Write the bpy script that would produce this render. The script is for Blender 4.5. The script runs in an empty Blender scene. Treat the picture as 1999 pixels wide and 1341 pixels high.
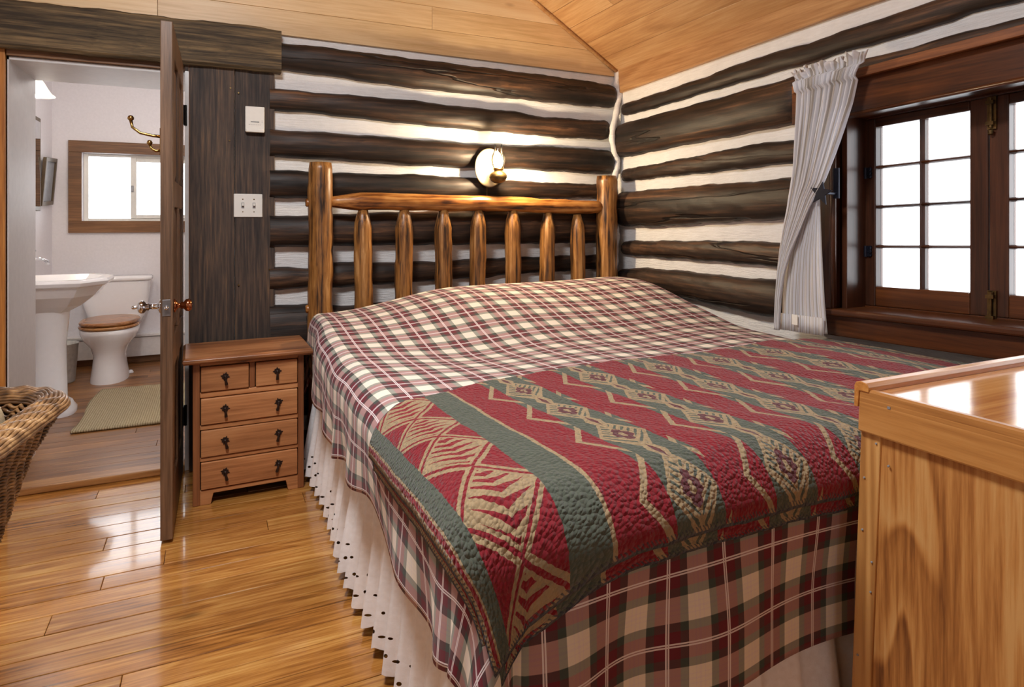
import bpy, math, random
from mathutils import Vector, Matrix
rng = random.Random(7)
PI = math.pi
sc = bpy.context.scene
COL = sc.collection

# ---------------------------------------------------------------- camera, world, lights, exposure
cam_d = bpy.data.cameras.new('camera'); cam = bpy.data.objects.new('camera', cam_d); COL.objects.link(cam)
cam.location = (-2.309, -3.353, 1.17)
cam.rotation_euler = (PI/2, 0, -math.atan(583/1243.))
cam_d.sensor_width = 36; cam_d.lens = 1243/1999*36
cam_d.shift_y = -240.5/1999; cam_d.clip_start = 0.02
sc.camera = cam
sc.view_settings.view_transform = 'Standard'; sc.view_settings.look = 'None'
sc.view_settings.gamma = 1; sc.view_settings.use_curve_mapping = False
sc.view_settings.exposure = 0.0
sc.cycles.max_bounces = 10; sc.cycles.diffuse_bounces = 5; sc.cycles.transparent_max_bounces = 12
sc.cycles.caustics_refractive = False; sc.cycles.caustics_reflective = False
sc.cycles.sample_clamp_indirect = 6
w = bpy.data.worlds.new('overcast_sky'); sc.world = w; w.use_nodes = True
bgn = w.node_tree.nodes['Background']
bgn.inputs[0].default_value = (0.93, 0.96, 1.0, 1); bgn.inputs[1].default_value = 6.0

def area(name, loc, look, size, power, color, size_y=None):
    d = bpy.data.lights.new(name, 'AREA'); d.energy = power; d.color = color; d.size = size
    if size_y: d.shape = 'RECTANGLE'; d.size_y = size_y
    o = bpy.data.objects.new(name, d); COL.objects.link(o); o.location = loc
    o.rotation_euler = (Vector(look)-Vector(loc)).to_track_quat('-Z', 'Y').to_euler()
    return o
def point(name, loc, power, color, r):
    d = bpy.data.lights.new(name, 'POINT'); d.energy = power; d.color = color; d.shadow_soft_size = r
    o = bpy.data.objects.new(name, d); COL.objects.link(o); o.location = loc
    return o
def portal(name, loc, look, sx, sy):
    o = area(name, loc, look, sx, 1, (1, 1, 1), sy); o.data.cycles.is_portal = True
portal('window_portal', (.16, -2.55, 1.22), (-1, -2.55, 1.22), 1.9, .8)
portal('bathroom_window_portal', (-2.85, 2.72, 1.43), (-2.85, 1.5, 1.43), .8, .55)
area('overhead_fill_light', (-2.45, -2.05, 2.72), (-2.15, -1.9, 0.), 0.5, 58, (0.97, 0.98, 1.0))  # unseen overhead fill, added to brighten bed, floor and back wall
portal('rear_fill_portal', (-2.2, -5.62, 1.5), (-2.2, -4, 1.5), .6, .7)  # daylight fill through the opening added behind the camera
point('sconce_light', (-0.895, -0.235, 1.50), 30, (1.0, 0.76, 0.48), 0.03)
point('vanity_light', (-3.19, 1.15, 1.86), 9, (1.0, 0.9, 0.78), 0.05)
point('bathroom_fill_light', (-2.55, 1.5, 2.15), 10, (1.0, 0.95, 0.92), 0.12)  # unseen fill added to brighten the bathroom, no fixture here

# ---------------------------------------------------------------- node helpers
def lin(c):
    return tuple((x/12.92 if x <= .04045 else ((x+.055)/1.055)**2.4) for x in (v/255. for v in c)) + (1,)

class V:
    """scalar expression compiled to Math nodes"""
    nt = None
    def __init__(s, sock): s.s = sock
    @staticmethod
    def op(o, *a):
        n = V.nt.nodes.new('ShaderNodeMath'); n.operation = o
        for i, x in enumerate(a):
            if isinstance(x, V): V.nt.links.new(x.s, n.inputs[i])
            else: n.inputs[i].default_value = x
        return V(n.outputs[0])
    def __add__(s, o): return V.op('ADD', s, o)
    __radd__ = __add__
    def __sub__(s, o): return V.op('SUBTRACT', s, o)
    def __rsub__(s, o): return V.op('SUBTRACT', o, s)
    def __mul__(s, o): return V.op('MULTIPLY', s, o)
    __rmul__ = __mul__
    def __truediv__(s, o): return V.op('DIVIDE', s, o)
    def abs(s): return V.op('ABSOLUTE', s)
    def fract(s): return V.op('FRACT', s)
    def sin(s): return V.op('SINE', s)
    def lt(s, o): return V.op('LESS_THAN', s, o)
    def gt(s, o): return V.op('GREATER_THAN', s, o)
    def clamp(s): return V.op('MINIMUM', V.op('MAXIMUM', s, 0.), 1.)
    def step(s, a, b):
        n = V.nt.nodes.new('ShaderNodeMapRange'); n.interpolation_type = 'SMOOTHSTEP'
        V.nt.links.new(s.s, n.inputs[0]); n.inputs[1].default_value = a; n.inputs[2].default_value = b
        return V(n.outputs[0])
def vmin(a, b): return V.op('MINIMUM', a, b)
def vmax(a, b): return V.op('MAXIMUM', a, b)

def new_mat(name, rough=.6, metal=0., spec=.5):
    m = bpy.data.materials.new(name); m.use_nodes = True
    nt = m.node_tree; b = nt.nodes['Principled BSDF']
    b.inputs['Roughness'].default_value = rough; b.inputs['Metallic'].default_value = metal
    b.inputs['Specular IOR Level'].default_value = spec
    V.nt = nt
    return m, nt, b
def node(nt, t, **k):
    n = nt.nodes.new(t)
    for a, v in k.items(): setattr(n, a, v)
    return n
def mixc(nt, fac, a, b, mode='MIX'):
    n = nt.nodes.new('ShaderNodeMix'); n.data_type = 'RGBA'; n.blend_type = mode
    def put(x, i):
        if isinstance(x, V): nt.links.new(x.s, n.inputs[i])
        elif hasattr(x, 'is_linked'): nt.links.new(x, n.inputs[i])
        else: n.inputs[i].default_value = x
    put(fac, 0); put(a, 6); put(b, 7)
    return n.outputs[2]
def noise(nt, vec, scale, detail=4, rough=.55, dist=0.):
    n = nt.nodes.new('ShaderNodeTexNoise'); n.inputs['Scale'].default_value = scale
    n.inputs['Detail'].default_value = detail; n.inputs['Roughness'].default_value = rough
    n.inputs['Distortion'].default_value = dist
    if vec is not None: nt.links.new(vec, n.inputs['Vector'])
    return V(n.outputs[0])
def mapping(nt, vec, scale=(1, 1, 1), rot=(0, 0, 0)):
    n = nt.nodes.new('ShaderNodeMapping'); nt.links.new(vec, n.inputs[0])
    n.inputs['Scale'].default_value = scale; n.inputs['Rotation'].default_value = rot
    return n.outputs[0]
def ramp(nt, fac, stops):
    n = nt.nodes.new('ShaderNodeValToRGB'); nt.links.new(fac.s, n.inputs[0])
    e = n.color_ramp.elements
    while len(e) < len(stops): e.new(.5)
    for x, (p, c) in zip(e, stops): x.position = p; x.color = lin(c)
    return n.outputs[0]
def bump(nt, b, h, strength=.3, dist=.01):
    n = nt.nodes.new('ShaderNodeBump'); n.inputs['Strength'].default_value = strength
    n.inputs['Distance'].default_value = dist; nt.links.new(h.s, n.inputs['Height'])
    nt.links.new(n.outputs[0], b.inputs['Normal'])

def plain(name, c, rough=.5, metal=0., spec=.5, bmp=0., bscale=40, var=.06):
    m, nt, b = new_mat(name, rough, metal, spec)
    tc = node(nt, 'ShaderNodeTexCoord').outputs['Object']
    n = noise(nt, tc, bscale, 4)
    dk = tuple(v*(1-var*2) for v in c)
    nt.links.new(ramp(nt, n, [(.3, dk), (.7, c)]), b.inputs['Base Color'])
    if bmp: bump(nt, b, n, bmp, .01)
    return m

def wood(name, stops, axis='X', rough=.45, along=.7, across=9., rings=26., bmp=.12, knots=.0, vary=.22, spec=.5, ringmix=.5, knotc=(60, 32, 14), fine=1., fibs=1.5, crack=0., coat=0., saw=0.):
    """grain runs along the given object axis; every object gets its own cut of the board and tone"""
    m, nt, b = new_mat(name, rough, 0., spec)
    b.inputs['Coat Weight'].default_value = coat; b.inputs['Coat Roughness'].default_value = .07
    tc = node(nt, 'ShaderNodeTexCoord').outputs['Object']
    rnd = node(nt, 'ShaderNodeObjectInfo').outputs['Random']
    off = node(nt, 'ShaderNodeVectorMath', operation='SCALE'); off.inputs[0].default_value = (31.7, 17.3, 23.9)
    nt.links.new(rnd, off.inputs['Scale'])
    add = node(nt, 'ShaderNodeVectorMath', operation='ADD'); nt.links.new(tc, add.inputs[0]); nt.links.new(off.outputs[0], add.inputs[1])
    co = add.outputs[0]
    s = {'X': (along, across, across), 'Y': (across, along, across), 'Z': (across, across, along)}[axis]
    lo = noise(nt, mapping(nt, co, s), 1., 2, .5, .3)
    fig = (lo*rings).sin()*.5+.5
    if saw > 0:
        fr = (lo*(rings/6.283)).fract(); fig = fig*(1-saw)+(fr*(1-fr.step(.86, 1.)))*saw*1.1
    f = {'X': (4, 90, 90), 'Y': (90, 4, 90), 'Z': (90, 90, 4)}[axis]
    fib = noise(nt, mapping(nt, co, tuple(v*fine for v in f)), 1., 4, .65)
    big = noise(nt, mapping(nt, co, tuple(v*.6 for v in s)), 1., 2)
    t = ((fig-.5)*ringmix*.9 + (fib-.5)*fibs + (big-.5)*1.2 + .5).clamp()
    col = ramp(nt, t, stops)
    if knots > 0:
        ks = {'X': (1.6, 4.5, 4.5), 'Y': (4.5, 1.6, 4.5), 'Z': (4.5, 4.5, 1.6)}[axis]
        vo = node(nt, 'ShaderNodeTexVoronoi'); vo.inputs['Scale'].default_value = .8
        nt.links.new(mapping(nt, co, ks), vo.inputs['Vector'])
        k = V(vo.outputs['Distance']).step(.17*knots, .05*knots)
        col = mixc(nt, k*.8, col, lin(knotc))
    ck = None
    if crack > 0:
        c_ = noise(nt, mapping(nt, co, tuple(v*.5 for v in s)), 1., 3, .45)
        ck = (c_-.5).abs().step(crack, crack*.3)*noise(nt, mapping(nt, co, tuple(v*.3 for v in s)), 1.3, 1).step(.48, .56)
        col = mixc(nt, ck*.85, col, lin((8, 6, 5)))
    hs = node(nt, 'ShaderNodeHueSaturation'); nt.links.new(col, hs.inputs['Color'])
    nt.links.new((V(rnd)*vary+(1-vary*.5)).s, hs.inputs['Value'])
    nt.links.new(hs.outputs[0], b.inputs['Base Color'])
    if bmp: bump(nt, b, fib*.6+fig*.4 if ck is None else fib*.6+fig*.4-ck*3., bmp, .004)
    return m

def emis(name, c, strength):
    m, nt, b = new_mat(name)
    b.inputs['Base Color'].default_value = lin(c)
    b.inputs['Emission Color'].default_value = lin(c); b.inputs['Emission Strength'].default_value = strength
    return m

M = {}
M['floor'] = wood('floor_oak', [(.06, (214, 164, 92)), (.33, (192, 134, 66)), (.58, (166, 108, 48)), (.95, (96, 56, 22))], 'X', rough=.22, along=.7, across=5., rings=46, vary=.24, bmp=.04, ringmix=.55, knots=.5, knotc=(92, 54, 22), fibs=1.6, coat=.6, saw=.6)
M['bath_floor'] = wood('bath_floor_oak', [(.1, (92, 56, 28)), (.5, (138, 92, 50)), (.85, (170, 122, 72))], 'X', rough=.32, along=.9, across=7., rings=24, vary=.24, bmp=.05, ringmix=.3, fibs=1.2, coat=.05)
M['pineX'] = wood('ceiling_pine_x', [(.1, (204, 166, 114)), (.5, (230, 198, 150)), (.9, (242, 218, 176))], 'X', rough=.42, along=.4, across=3.2, rings=20, vary=.12, bmp=.03, knots=.45, knotc=(150, 96, 54), ringmix=.5, fibs=.9, saw=.4)
M['pineY'] = wood('ceiling_pine_y', [(.1, (160, 114, 72)), (.5, (194, 151, 104)), (.9, (214, 178, 134))], 'Y', rough=.4, along=.4, across=3.2, rings=26, vary=.14, bmp=.03, knots=.45, knotc=(126, 74, 40), ringmix=.7, fibs=1., saw=.5)
M['logX'] = wood('dark_log_x', [(.12, (20, 15, 12)), (.45, (46, 33, 25)), (.7, (74, 52, 37)), (.95, (116, 82, 56))], 'X', rough=.52, along=.8, across=12, rings=7, vary=.3, bmp=.6, ringmix=.3, knots=.55, knotc=(28, 18, 12), spec=.45, fine=.55, fibs=1.7, crack=.012)
M['logY'] = wood('dark_log_y', [(.12, (20, 15, 12)), (.45, (46, 33, 25)), (.7, (74, 52, 37)), (.95, (116, 82, 56))], 'Y', rough=.52, along=.8, across=12, rings=7, vary=.3, bmp=.6, ringmix=.3, knots=.55, knotc=(28, 18, 12), spec=.45, fine=.55, fibs=1.7, crack=.012)
M['boardZ'] = wood('weathered_board', [(.1, (34, 29, 27)), (.4, (60, 49, 43)), (.65, (84, 67, 55)), (.95, (122, 93, 66))], 'Z', rough=.7, along=.8, across=8, rings=20, vary=.2, bmp=.5, ringmix=.45, knots=.55, knotc=(34, 24, 18), fibs=1.7, saw=.5)
M['beamX'] = wood('weathered_beam', [(.1, (54, 43, 28)), (.45, (92, 76, 52)), (.9, (140, 116, 80))], 'X', rough=.75, along=.5, across=9, rings=10, vary=.1, bmp=.6, ringmix=.3, fibs=2.)
M['door'] = wood('door_brown', [(.1, (62, 44, 32)), (.5, (98, 72, 52)), (.9, (128, 98, 74))], 'Z', rough=.42, along=.7, across=8, rings=14, vary=.14, bmp=.12, ringmix=.4)
M['bedlog'] = wood('peeled_log_z', [(.05, (38, 26, 18)), (.27, (92, 60, 32)), (.5, (138, 92, 46)), (.8, (164, 116, 62)), (.97, (190, 142, 88))], 'Z', rough=.36, along=5., across=24, rings=6, vary=.14, bmp=.35, ringmix=.3, knots=.45, knotc=(46, 28, 16), fine=.7, fibs=2.6)
M['bedrail'] = wood('peeled_log_x', [(.08, (58, 30, 14)), (.3, (124, 72, 30)), (.6, (168, 108, 50)), (.95, (198, 142, 78))], 'X', rough=.34, along=9., across=26, rings=6, vary=.1, bmp=.3, ringmix=.4, fine=.7, fibs=2.4)
M['stand'] = wood('nightstand_wood_x', [(.1, (146, 92, 54)), (.5, (192, 132, 84)), (.9, (216, 160, 110))], 'X', rough=.45, along=1.5, across=10, rings=8, vary=.14, bmp=.08, ringmix=.25, knots=.3, knotc=(90, 50, 28), fibs=1.)
M['standZ'] = wood('nightstand_wood_z', [(.1, (112, 66, 38)), (.5, (150, 94, 56)), (.9, (178, 118, 76))], 'Z', rough=.45, along=1.5, across=12, rings=9, vary=.1, bmp=.08, ringmix=.3, fibs=1.)
M['standtop'] = wood('nightstand_top_wood', [(.1, (104, 62, 36)), (.5, (152, 98, 60)), (.9, (186, 130, 86))], 'X', rough=.34, along=1.2, across=12, rings=12, vary=.08, bmp=.08, ringmix=.4)
M['winwood'] = wood('window_wood_y', [(.1, (50, 26, 14)), (.5, (92, 50, 24)), (.9, (128, 76, 38))], 'Y', rough=.3, along=.8, across=7, rings=9, vary=.1, bmp=.05, ringmix=.35, knots=.5, knotc=(40, 20, 12), fibs=1.)
M['winwoodZ'] = wood('window_wood_z', [(.1, (52, 30, 20)), (.5, (86, 50, 32)), (.9, (114, 70, 46))], 'Z', rough=.3, along=.8, across=8, rings=9, vary=.1, bmp=.05, ringmix=.35, knots=.3, fibs=1.)
M['orange'] = wood('orange_pine', [(.1, (112, 64, 30)), (.5, (150, 92, 48)), (.9, (176, 116, 66))], 'Y', rough=.5, along=.8, across=10, rings=10, vary=.1, bmp=.05)
M['orangeZ'] = wood('orange_pine_z', [(.1, (150, 88, 34)), (.5, (190, 124, 54)), (.9, (214, 150, 76))], 'Z', rough=.4, along=.8, across=10, rings=10, vary=.1, bmp=.05)
M['bathtrim'] = wood('bath_window_trim', [(.1, (92, 60, 34)), (.5, (128, 88, 54)), (.9, (150, 108, 70))], 'X', rough=.5, along=.8, across=10, rings=10, vary=.1, bmp=.08, knots=.4)
M['fir'] = wood('fir_trim_y', [(.1, (212, 158, 94)), (.5, (190, 132, 70)), (.95, (142, 88, 42))], 'Y', rough=.34, along=.3, across=10, rings=60, vary=.06, bmp=.06, ringmix=.7, fibs=.9, saw=.7)
M['firX'] = wood('fir_trim_x', [(.1, (160, 98, 42)), (.5, (196, 130, 62)), (.9, (216, 156, 84))], 'X', rough=.3, along=.4, across=16, rings=16, vary=.06, bmp=.04, ringmix=.5)
M['firZ'] = wood('fir_post_z', [(.1, (156, 104, 54)), (.5, (194, 140, 78)), (.9, (212, 162, 98))], 'Z', rough=.36, along=.4, across=22, rings=24, vary=.06, bmp=.06, ringmix=.7, fibs=.9)
M['ply'] = wood('fir_plywood', [(.12, (206, 156, 94)), (.4, (192, 134, 72)), (.65, (164, 106, 52)), (.95, (116, 68, 32))], 'Z', rough=.42, along=.8, across=3.6, rings=56, vary=.05, bmp=.15, ringmix=.85, fibs=1.5, saw=.8)
M['dtop'] = wood('dresser_top', [(.1, (168, 104, 50)), (.5, (196, 134, 70)), (.9, (214, 156, 92))], 'X', rough=.13, along=.5, across=9, rings=20, vary=.05, bmp=.02)
M['seatwood'] = wood('toilet_seat_oak', [(.1, (120, 74, 38)), (.5, (160, 106, 58)), (.9, (186, 136, 84))], 'X', rough=.2, along=2, across=16, rings=12, vary=.1, bmp=.03)
M['wicker'] = wood('wicker_cane', [(.1, (54, 34, 18)), (.4, (104, 72, 42)), (.7, (148, 110, 70)), (.95, (194, 156, 108))], 'X', rough=.32, along=18, across=18, rings=7, vary=.05, bmp=.1, fine=.6)
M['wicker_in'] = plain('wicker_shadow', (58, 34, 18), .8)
M['white'] = plain('white_paint', (236, 234, 232), .35, bmp=.02, var=.02)
M['bathwall'] = plain('bath_wall_paint', (238, 234, 236), .6, bmp=.05, bscale=60, var=.012)
M['bathceil'] = plain('bath_ceiling_paint', (240, 238, 238), .7, var=.01)
M['greywhite'] = plain('jamb_paint', (218, 215, 214), .5, bmp=.05, bscale=30, var=.015)
M['porcelain'] = plain('porcelain', (240, 238, 238), .08, var=.005)
M['plastic'] = plain('white_plastic', (238, 236, 228), .35, var=.01)
M['ink'] = plain('black_ink', (30, 30, 32), .6)
M['greyink'] = plain('grey_ink', (150, 150, 152), .6)
M['iron'] = plain('black_iron', (30, 26, 24), .45, .6, bmp=.2, bscale=120)
M['rust'] = plain('rusty_iron', (52, 34, 26), .5, .4, bmp=.2, bscale=120)
M['brass'] = plain('brass', (176, 138, 78), .25, 1., var=.1)
M['glarebrass'] = plain('glare_brass', (232, 212, 170), .45, .55, var=.03)  # sconce brass, its colour paled to stand in for lamp glare
M['oldbrass'] = plain('aged_brass', (128, 104, 66), .35, .9, var=.15)
M['copper'] = plain('copper', (192, 120, 80), .2, 1., var=.1)
M['chrome'] = plain('chrome', (210, 210, 214), .08, 1., var=.02)
M['zinc'] = plain('zinc', (160, 160, 164), .3, .9, var=.1)
M['darkgap'] = plain('dark_gap', (26, 20, 16), .8)
M['mirror'] = plain('mirror_glass', (206, 210, 214), .03, 1., var=.0)
M['cushion'] = plain('cream_cotton', (214, 196, 160), .85, bmp=.2, bscale=200)
M['sheet'] = plain('white_sheet', (214, 212, 212), .8, bmp=.1)
M['backdark'] = plain('aged_frame', (96, 80, 60), .4, .3)
M['bluemetal'] = plain('blue_grey_metal', (36, 40, 56), .35, .6)
M['bin'] = plain('white_bin', (222, 222, 218), .5)
# chinking: rough trowelled plaster
m, nt, b = new_mat('chinking_plaster', .75)
tc = node(nt, 'ShaderNodeTexCoord').outputs['Object']
n1 = noise(nt, tc, 5, 5, .6); n2 = noise(nt, mapping(nt, tc, (3, 3, 30)), 4, 5, .65)
nt.links.new(ramp(nt, n1*.5+n2*.5, [(.3, (226, 224, 222)), (.6, (244, 243, 242))]), b.inputs['Base Color'])
bump(nt, b, n1*.5+n2*.5, .5, .03); M['chink'] = m
# thin clear glass for lamp chimney and panes
def glass(name, tint, gloss=.12):
    m, nt, b = new_mat(name)
    tr = node(nt, 'ShaderNodeBsdfTransparent'); tr.inputs[0].default_value = tint
    gl = node(nt, 'ShaderNodeBsdfGlossy'); gl.inputs['Roughness'].default_value = .02
    fr = node(nt, 'ShaderNodeFresnel'); fr.inputs[0].default_value = 1.45
    mx = node(nt, 'ShaderNodeMixShader'); nt.links.new((V(fr.outputs[0])*.9+gloss).clamp().s, mx.inputs[0])
    nt.links.new(tr.outputs[0], mx.inputs[1]); nt.links.new(gl.outputs[0], mx.inputs[2])
    nt.links.new(mx.outputs[0], nt.nodes['Material Output'].inputs[0])
    return m
M['pane'] = glass('window_glass', (1, 1, 1, 1), .0)
M['chimney'] = glass('lamp_chimney_glass', (1, .98, .94, 1), .04)
M['bulb'] = emis('lit_bulb', (255, 226, 176), 120)
M['shade_lit'] = emis('lit_frosted_shade', (255, 236, 200), 2.2)

# plaid cotton, woven from the cloth's own warp and weft coordinates (metres)
def plaid_mat():
    m, nt, b = new_mat('plaid_cotton', .85, spec=.2)
    uv = node(nt, 'ShaderNodeUVMap').outputs[0]
    sp = node(nt, 'ShaderNodeSeparateXYZ'); nt.links.new(uv, sp.inputs[0])
    P = .128
    def sett(c):
        d = ((c/P).fract()-.5).abs()                    # .5 periods from centre of the maroon band
        col = mixc(nt, d.step(.19, .20), lin((110, 42, 52)), lin((70, 80, 74)))
        col = mixc(nt, d.step(.315, .325), col, lin((236, 226, 208)))
        pale = (d-.495).abs().lt(.012)+(d-.43).abs().lt(.009)
        col = mixc(nt, pale.clamp()*.55, col, lin((226, 212, 218)))
        ln = (d-.0185).abs().lt(.0115)
        return col, ln
    ca, la = sett(V(sp.outputs[0])); cb, lb = sett(V(sp.outputs[1]))
    mul = mixc(nt, 1., ca, cb, 'MULTIPLY')
    gm = node(nt, 'ShaderNodeGamma'); gm.inputs[1].default_value = .5; nt.links.new(mul, gm.inputs[0])
    col = mixc(nt, .55, mixc(nt, .5, ca, cb), gm.outputs[0])
    col = mixc(nt, vmax(la, lb)*.88, col, lin((236, 226, 226)))
    nt.links.new(col, b.inputs['Base Color'])
    wv = noise(nt, mapping(nt, uv, (1, 1, 1)), 900, 2)
    bump(nt, b, wv, .12, .002)
    b.inputs['Sheen Weight'].default_value = .08
    return m
M['plaid'] = plaid_mat()

# fleece blanket: bands of stripes, lozenges and chevrons in cloth coordinates (metres)
def blanket_mat():
    m, nt, b = new_mat('patterned_fleece', .95, spec=.1)
    uv = node(nt, 'ShaderNodeUVMap').outputs[0]
    wob = node(nt, 'ShaderNodeTexNoise'); wob.inputs['Scale'].default_value = 95; nt.links.new(uv, wob.inputs['Vector'])
    wo = node(nt, 'ShaderNodeVectorMath', operation='MULTIPLY_ADD'); nt.links.new(wob.outputs['Color'], wo.inputs[0])
    wo.inputs[1].default_value = (.005, .005, 0); nt.links.new(uv, wo.inputs[2])
    sp = node(nt, 'ShaderNodeSeparateXYZ'); nt.links.new(wo.outputs[0], sp.inputs[0])
    p = V(sp.outputs[0])-.0025; q = V(sp.outputs[1])-.0025
    RED, GRN, TAN, MAR = lin((132, 30, 40)), lin((84, 90, 78)), lin((162, 140, 106)), lin((96, 50, 54))
    L = .285                                            # where the repeat begins
    tri = lambda x: 1-((x.fract()-.5)*2).abs()          # 0..1..0
    # --- repeat region: red stripe .10, lozenge band .14
    x = ((p-L)/.24).fract()*.24
    wv = (x-.17).abs()
    t = tri(q/.20+.15)
    col = mixc(nt, wv.lt(.072), RED, GRN)
    e = wv-(.045+.062*t)
    col = mixc(nt, (wv.gt(.056)*e.lt(.0)), col, RED)
    chev = (e.abs().lt(.0075))*wv.gt(.054)
    col = mixc(nt, chev, col, TAN)
    t2 = tri(q/.20+.15)
    jag = ((q/.018).fract()-.5).abs()*.014
    lo = wv-(.062*t2-.004)
    col = mixc(nt, lo.lt(0.), col, TAN)
    streak = ((q-wv*1.1)/.021).fract().lt(.42)*lo.lt(-.009)*lo.gt(-.030)
    col = mixc(nt, streak, col, GRN)
    col = mixc(nt, (lo+jag).lt(-.030), col, MAR)
    col = mixc(nt, (lo+jag).lt(-.046), col, TAN)
    col = mixc(nt, (lo+jag).lt(-.053), col, MAR)
    t3 = 1-t2
    kn = (wv-(.034*t3-.013)).lt(0.)
    col = mixc(nt, kn, col, TAN)
    col = mixc(nt, (wv-(.020*t3-.013)).lt(0.), col, MAR)
    # --- left border
    def band(col, a, bb, c): return mixc(nt, p.gt(a)*p.lt(bb), col, c)
    col = band(col, -.1, L, RED)
    bd = (p-(L-.150)).abs(); tb = tri(q/.19+.50)
    eb = (.083*tb-bd)*.75
    red_tri = mixc(nt, eb.gt(-.011), RED, TAN)
    red_tri = mixc(nt, eb.gt(-.002), red_tri, RED)
    red_tri = mixc(nt, eb.gt(.005), red_tri, TAN)
    u1 = p-(L-.150); fl = ((q+u1*.5-u1.abs()*.8)/.027+.2).fract()
    flame = fl.lt(.62-u1.abs()*11.)*eb.gt(.011)
    red_tri = mixc(nt, flame, red_tri, RED)
    col = mixc(nt, p.gt(L-.224)*p.lt(L-.076), col, red_tri)
    col = band(col, L-.078, L-.008, GRN); col = band(col, L-.008, L, TAN)
    col = band(col, L-.258, L-.222, GRN)
    col = band(col, L-.263, L-.258, TAN)
    col = band(col, L-.272, L-.263, RED); col = band(col, -.1, L-.272, TAN)
    # --- stitched border
    W, Q = 2.10, .83
    pr = V(sp.outputs[0]); qr = V(sp.outputs[1])
    edge = vmin(vmin(pr, W-pr), vmin(qr, Q-qr))
    st = ((pr+qr)/.008).fract().lt(.4)
    col = mixc(nt, vmax(edge.lt(.007), edge.lt(.014)*st*.8), col, lin((62, 64, 74)))
    vo = node(nt, 'ShaderNodeTexVoronoi'); vo.inputs['Scale'].default_value = 125; nt.links.new(uv, vo.inputs['Vector'])
    h = 1-V(vo.outputs['Distance'])
    n2 = noise(nt, uv, 60, 3)
    fl = noise(nt, uv, 700, 2)
    tone = (n2*.35+fl*.35+.62)
    hs = node(nt, 'ShaderNodeHueSaturation'); nt.links.new(col, hs.inputs['Color']); nt.links.new(tone.s, hs.inputs['Value'])
    nt.links.new(hs.outputs[0], b.inputs['Base Color'])
    bump(nt, b, h+n2*.6, .9, .007)
    b.inputs['Sheen Weight'].default_value = .15; b.inputs['Sheen Roughness'].default_value = .6
    return m
M['blanket'] = blanket_mat()

# eyelet cotton: holes punched near the hem (u along the hem, v = height above hem)
def eyelet_mat():
    m, nt, b = new_mat('eyelet_cotton', .85, spec=.2)
    uv = node(nt, 'ShaderNodeUVMap').outputs[0]
    sp = node(nt, 'ShaderNodeSeparateXYZ'); nt.links.new(uv, sp.inputs[0])
    u, v = V(sp.outputs[0]), V(sp.outputs[1])
    hole = None
    for (per, ph, vc, ru, rv) in ((.034, .0, .050, .006, .0035), (.034, .5, .062, .004, .005), (.05, .2, .105, .005, .0032), (.05, .7, .112, .0035, .004)):
        du = ((u/per+ph).fract()-.5)*per; dv = v-vc
        h = ((du/ru)*(du/ru)+(dv/rv)*(dv/rv)).lt(1.)
        hole = h if hole is None else vmax(hole, h)
    n = noise(nt, uv, 60, 3)
    nt.links.new(ramp(nt, n, [(.3, (236, 232, 230)), (.7, (246, 244, 244))]), b.inputs['Base Color'])
    b.inputs['Subsurface Weight'].default_value = .0
    tr = node(nt, 'ShaderNodeBsdfTransparent'); mx = node(nt, 'ShaderNodeMixShader')
    nt.links.new(hole.s, mx.inputs[0]); nt.links.new(b.outputs[0], mx.inputs[1]); nt.links.new(tr.outputs[0], mx.inputs[2])
    nt.links.new(mx.outputs[0], nt.nodes['Material Output'].inputs[0])
    bump(nt, b, noise(nt, uv, 300, 2), .15, .002)
    return m
M['eyelet'] = eyelet_mat()

def curtain_mat():
    m, nt, b = new_mat('striped_curtain_cotton', .85, spec=.2)
    uv = node(nt, 'ShaderNodeUVMap').outputs[0]
    sp = node(nt, 'ShaderNodeSeparateXYZ'); nt.links.new(uv, sp.inputs[0])
    d = (V(sp.outputs[0])/.022).fract()
    c = mixc(nt, (d-.5).abs().step(.2, .12), lin((248, 249, 253)), lin((216, 210, 202)))
    nt.links.new(c, b.inputs['Base Color'])
    tl = node(nt, 'ShaderNodeBsdfTranslucent'); nt.links.new(c, tl.inputs[0])
    mx = node(nt, 'ShaderNodeMixShader'); mx.inputs[0].default_value = .5
    nt.links.new(b.outputs[0], mx.inputs[1]); nt.links.new(tl.outputs[0], mx.inputs[2])
    nt.links.new(mx.outputs[0], nt.nodes['Material Output'].inputs[0])
    return m
M['curtain'] = curtain_mat()
def rug_mat():
    m, nt, b = new_mat('cotton_rug', .9, spec=.1)
    uv = node(nt, 'ShaderNodeUVMap').outputs[0]
    sp = node(nt, 'ShaderNodeSeparateXYZ'); nt.links.new(uv, sp.inputs[0])
    u, v = V(sp.outputs[0]), V(sp.outputs[1])
    hh = ((u*PI/.012).sin().abs())*((v*PI/.012+(u/.012).fract()).sin().abs())
    n = noise(nt, uv, 60, 4)
    nt.links.new(ramp(nt, hh*.6+n*.4, [(.1, (132, 116, 86)), (.5, (190, 174, 140)), (.9, (212, 198, 166))]), b.inputs['Base Color'])
    bump(nt, b, hh, .6, .006)
    return m
M['rug'] = rug_mat()

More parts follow.
